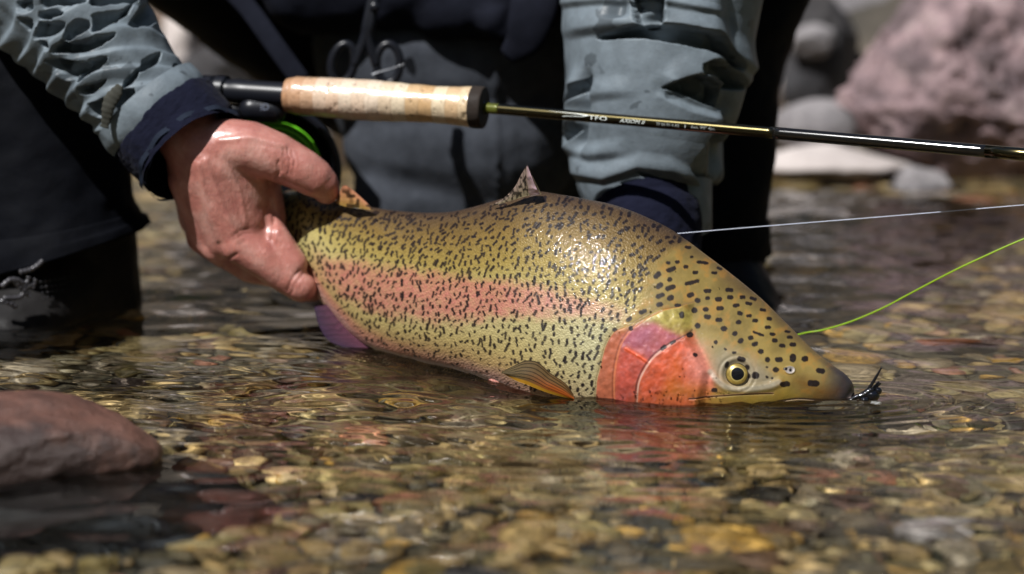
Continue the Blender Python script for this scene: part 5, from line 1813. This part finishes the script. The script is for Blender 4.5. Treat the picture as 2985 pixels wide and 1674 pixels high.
# green fly line and fine leader
ML = mk('fly_line', (0.26, 0.38, 0.015), 0.35, coat=0.3)
lb_ = ML.node_tree.nodes['Principled BSDF']
lb_.inputs['Subsurface Weight'].default_value = 0.3
fl_ = tube('fly_line', [P(2200, 985, 1.80) - [0, 0, 0.01], P(2330, 975, 1.765), P(2400, 962, 1.755), P(2480, 938, 1.745), P(2570, 900, 1.735), P(2650, 858, 1.725), P(2760, 800, 1.71), P(2860, 752, 1.70), P(2990, 695, 1.69), P(3150, 640, 1.68)],
           [0.0008] * 10, ML, None, seg=12, n=140)
tag(fl_, 'bright green fly line rising from the water at the right', 'fishing line')
RECV.append(fl_)
ld = tube('leader', [P(1955, 683, 1.74), P(2200, 662, 1.735), P(2600, 630, 1.73), P(3100, 588, 1.72)], [0.0003] * 4, mk('clear_leader', (0.75, 0.8, 0.95), 0.3, coat=1.0), None, seg=8, n=80)
tag(ld, 'thin pale leader line stretched from behind the trout to the right edge', 'fishing line')

# fly in the trout's jaw
fly = thing('artificial_fly', 'black rubber-legged fly with beads stuck in the tip of the trout snout', 'fishing fly', P(2520, 1160, 1.6))
fb = Blob()
Yf = 1.592
fb.cap(P(2470, 1173, Yf), 0.0013, P(2490, 1160, Yf), 0.0018)
fb.cap(P(2490, 1160, Yf), 0.0018, P(2516, 1152, Yf), 0.0024)
fb.cap(P(2516, 1152, Yf), 0.0026, P(2538, 1140, Yf), 0.0032)
Vf_, Ff_, Nf_ = fb.skin(0.0005, 3)
Vf_ = Vf_ + Nf_ * (0.0005 * vn(Vf_, 700, 3, 2))[:, None]
M['fly'] = mk('black_fur', (0.006, 0.006, 0.008), 0.25, coat=0.8)
mesh_from('fly_body', Vf_, Ff_, M['fly'], fly)
e3 = ico(3)
mesh_from('bead', e3[0] * [0.0058, 0.005, 0.0048] + P(2543, 1154, Yf), e3[1], M['black_gloss'], fly)
mesh_from('bead', e3[0] * [0.0036, 0.003, 0.0031] + P(2521, 1168, Yf - 0.003), e3[1], M['black_gloss'], fly)
mesh_from('bead', e3[0] * [0.0030, 0.003, 0.0030] + P(2560, 1140, Yf), e3[1], M['black_gloss'], fly)
tube('rubber_leg', [P(2526, 1142, Yf), P(2540, 1122, Yf), P(2556, 1096, Yf), P(2571, 1069, Yf)], [0.0012, 0.0014, 0.0011, 0.0005], M['fly'], fly, seg=12, n=30)
tube('rubber_leg', [P(2534, 1144, Yf + 0.003), P(2550, 1130, Yf + 0.003), P(2565, 1115, Yf + 0.003)], [0.0016, 0.0017, 0.0016], M['fly'], fly, seg=12, n=20)
tube('rubber_leg', [P(2520, 1152, Yf), P(2502, 1172, Yf), P(2498, 1196, Yf)], [0.0008, 0.0007, 0.0004], mk('brown_leg', (0.2, 0.08, 0.04), 0.4), fly, seg=8, n=20)
wt = Blob()
wt.cap(P(2528, 1180, Yf), 0.002, P(2552, 1200, Yf), 0.0045)
Vf_, Ff_, Nf_ = wt.skin(0.0006, 2)
wo = mesh_from('white_tuft', Vf_ + Nf_ * (0.001 * vn(Vf_, 500, 3, 2))[:, None], Ff_, mk('white_fur', (0.7, 0.7, 0.7), 0.7), fly)
RECV.append(wo)

# forceps hanging from the vest
fc = thing('forceps', 'black scissor-handled forceps hanging from the vest above the rod handle', 'forceps', P(1085, 0, 2.04))
for k, (cx_, x0_) in enumerate([(1000, 1072), (1132, 1082)]):
    pts = []
    for a in np.linspace(0, 2 * PI, 25)[:-1]:
        pts.append(P(cx_ + (1 if k == 0 else 1) * 34 * math.cos(a) + (8 if k == 0 else 0) * math.sin(-a), 185 + 56 * math.sin(a), 2.04))
    pts.append(pts[0])
    tube('finger_ring', pts, [0.0042] * len(pts), M['metal'], fc, seg=14, n=80, caps=False)
    tube('handle', [P(cx_ + (34 if k == 0 else -34), 190, 2.04), P(x0_ - 8, 110, 2.04), P(x0_, 60, 2.04), P(1100 + (-6 if k == 0 else 6), -60, 2.045)], [0.0048, 0.0052, 0.005, 0.004], M['metal'], fc, seg=16, n=40)
tube('pivot', [P(1092, 20, 2.032), P(1092, 20, 2.05)], [0.005, 0.005], M['metal'], fc, seg=20, n=4)
tag(tube('tippet_end', [P(1085, 218, 1.985), P(1105, 210, 1.985), P(1140, 200, 1.985), P(1180, 186, 1.985)], [0.0010, 0.0005, 0.0003, 0.0002], mk('clear_tippet', (0.6, 0.62, 0.66), 0.1, coat=1), None, seg=8, n=30),
    'short stray end of clear line glinting above the rod handle', 'fishing line')

# beads of water added for sun glints round the gill, in the foreground and by the far rocks
rsp = np.random.default_rng(12)
VV, FF = [], []
Vd2, Fd2 = ico(3)
spots_ = [(2010, 1215, 70, 45, 22, 0.0008), (2050, 1300, 50, 60, 16, 0.0009), (1990, 1400, 60, 50, 12, 0.0010), (950, 1530, 60, 60, 10, 0.0016), (1240, 1480, 60, 110, 12, 0.0014), (1000, 1460, 300, 150, 10, 0.0012),
          (2900, 595, 70, 16, 22, 0.0022), (2400, 655, 200, 18, 14, 0.0018), (2420, 440, 160, 6, 14, 0.002), (1950, 1160, 120, 14, 26, 0.0007), (955, 975, 14, 14, 3, 0.0010), (60, 905, 80, 18, 10, 0.0014)]
for (x_, y_, sx_, sy_, n_, r0) in spots_:
    for k in range(n_):
        p_ = PW(x_ + rsp.normal(0, sx_ * 0.6), y_ + rsp.normal(0, sy_ * 0.6), 0.0)
        r_ = r0 * rsp.uniform(0.5, 1.3)
        z_ = float(waterz(np.array([p_[0]]), np.array([p_[1]]))[0])
        VV.append(Vd2 * r_ + [p_[0], p_[1], z_ + r_ * 0.35])
        FF.append(Fd2 + len(Vd2) * (len(VV) - 1))
spr = mesh_from('glint_beads', np.vstack(VV), np.vstack(FF), M['drop'])
spr['kind'] = 'stuff'
spr['label'] = 'tiny water beads added to make sun glints on the river surface'
for o in RECV:
    o.cycles.is_caustics_receiver = True
bpy.context.view_layer.update()
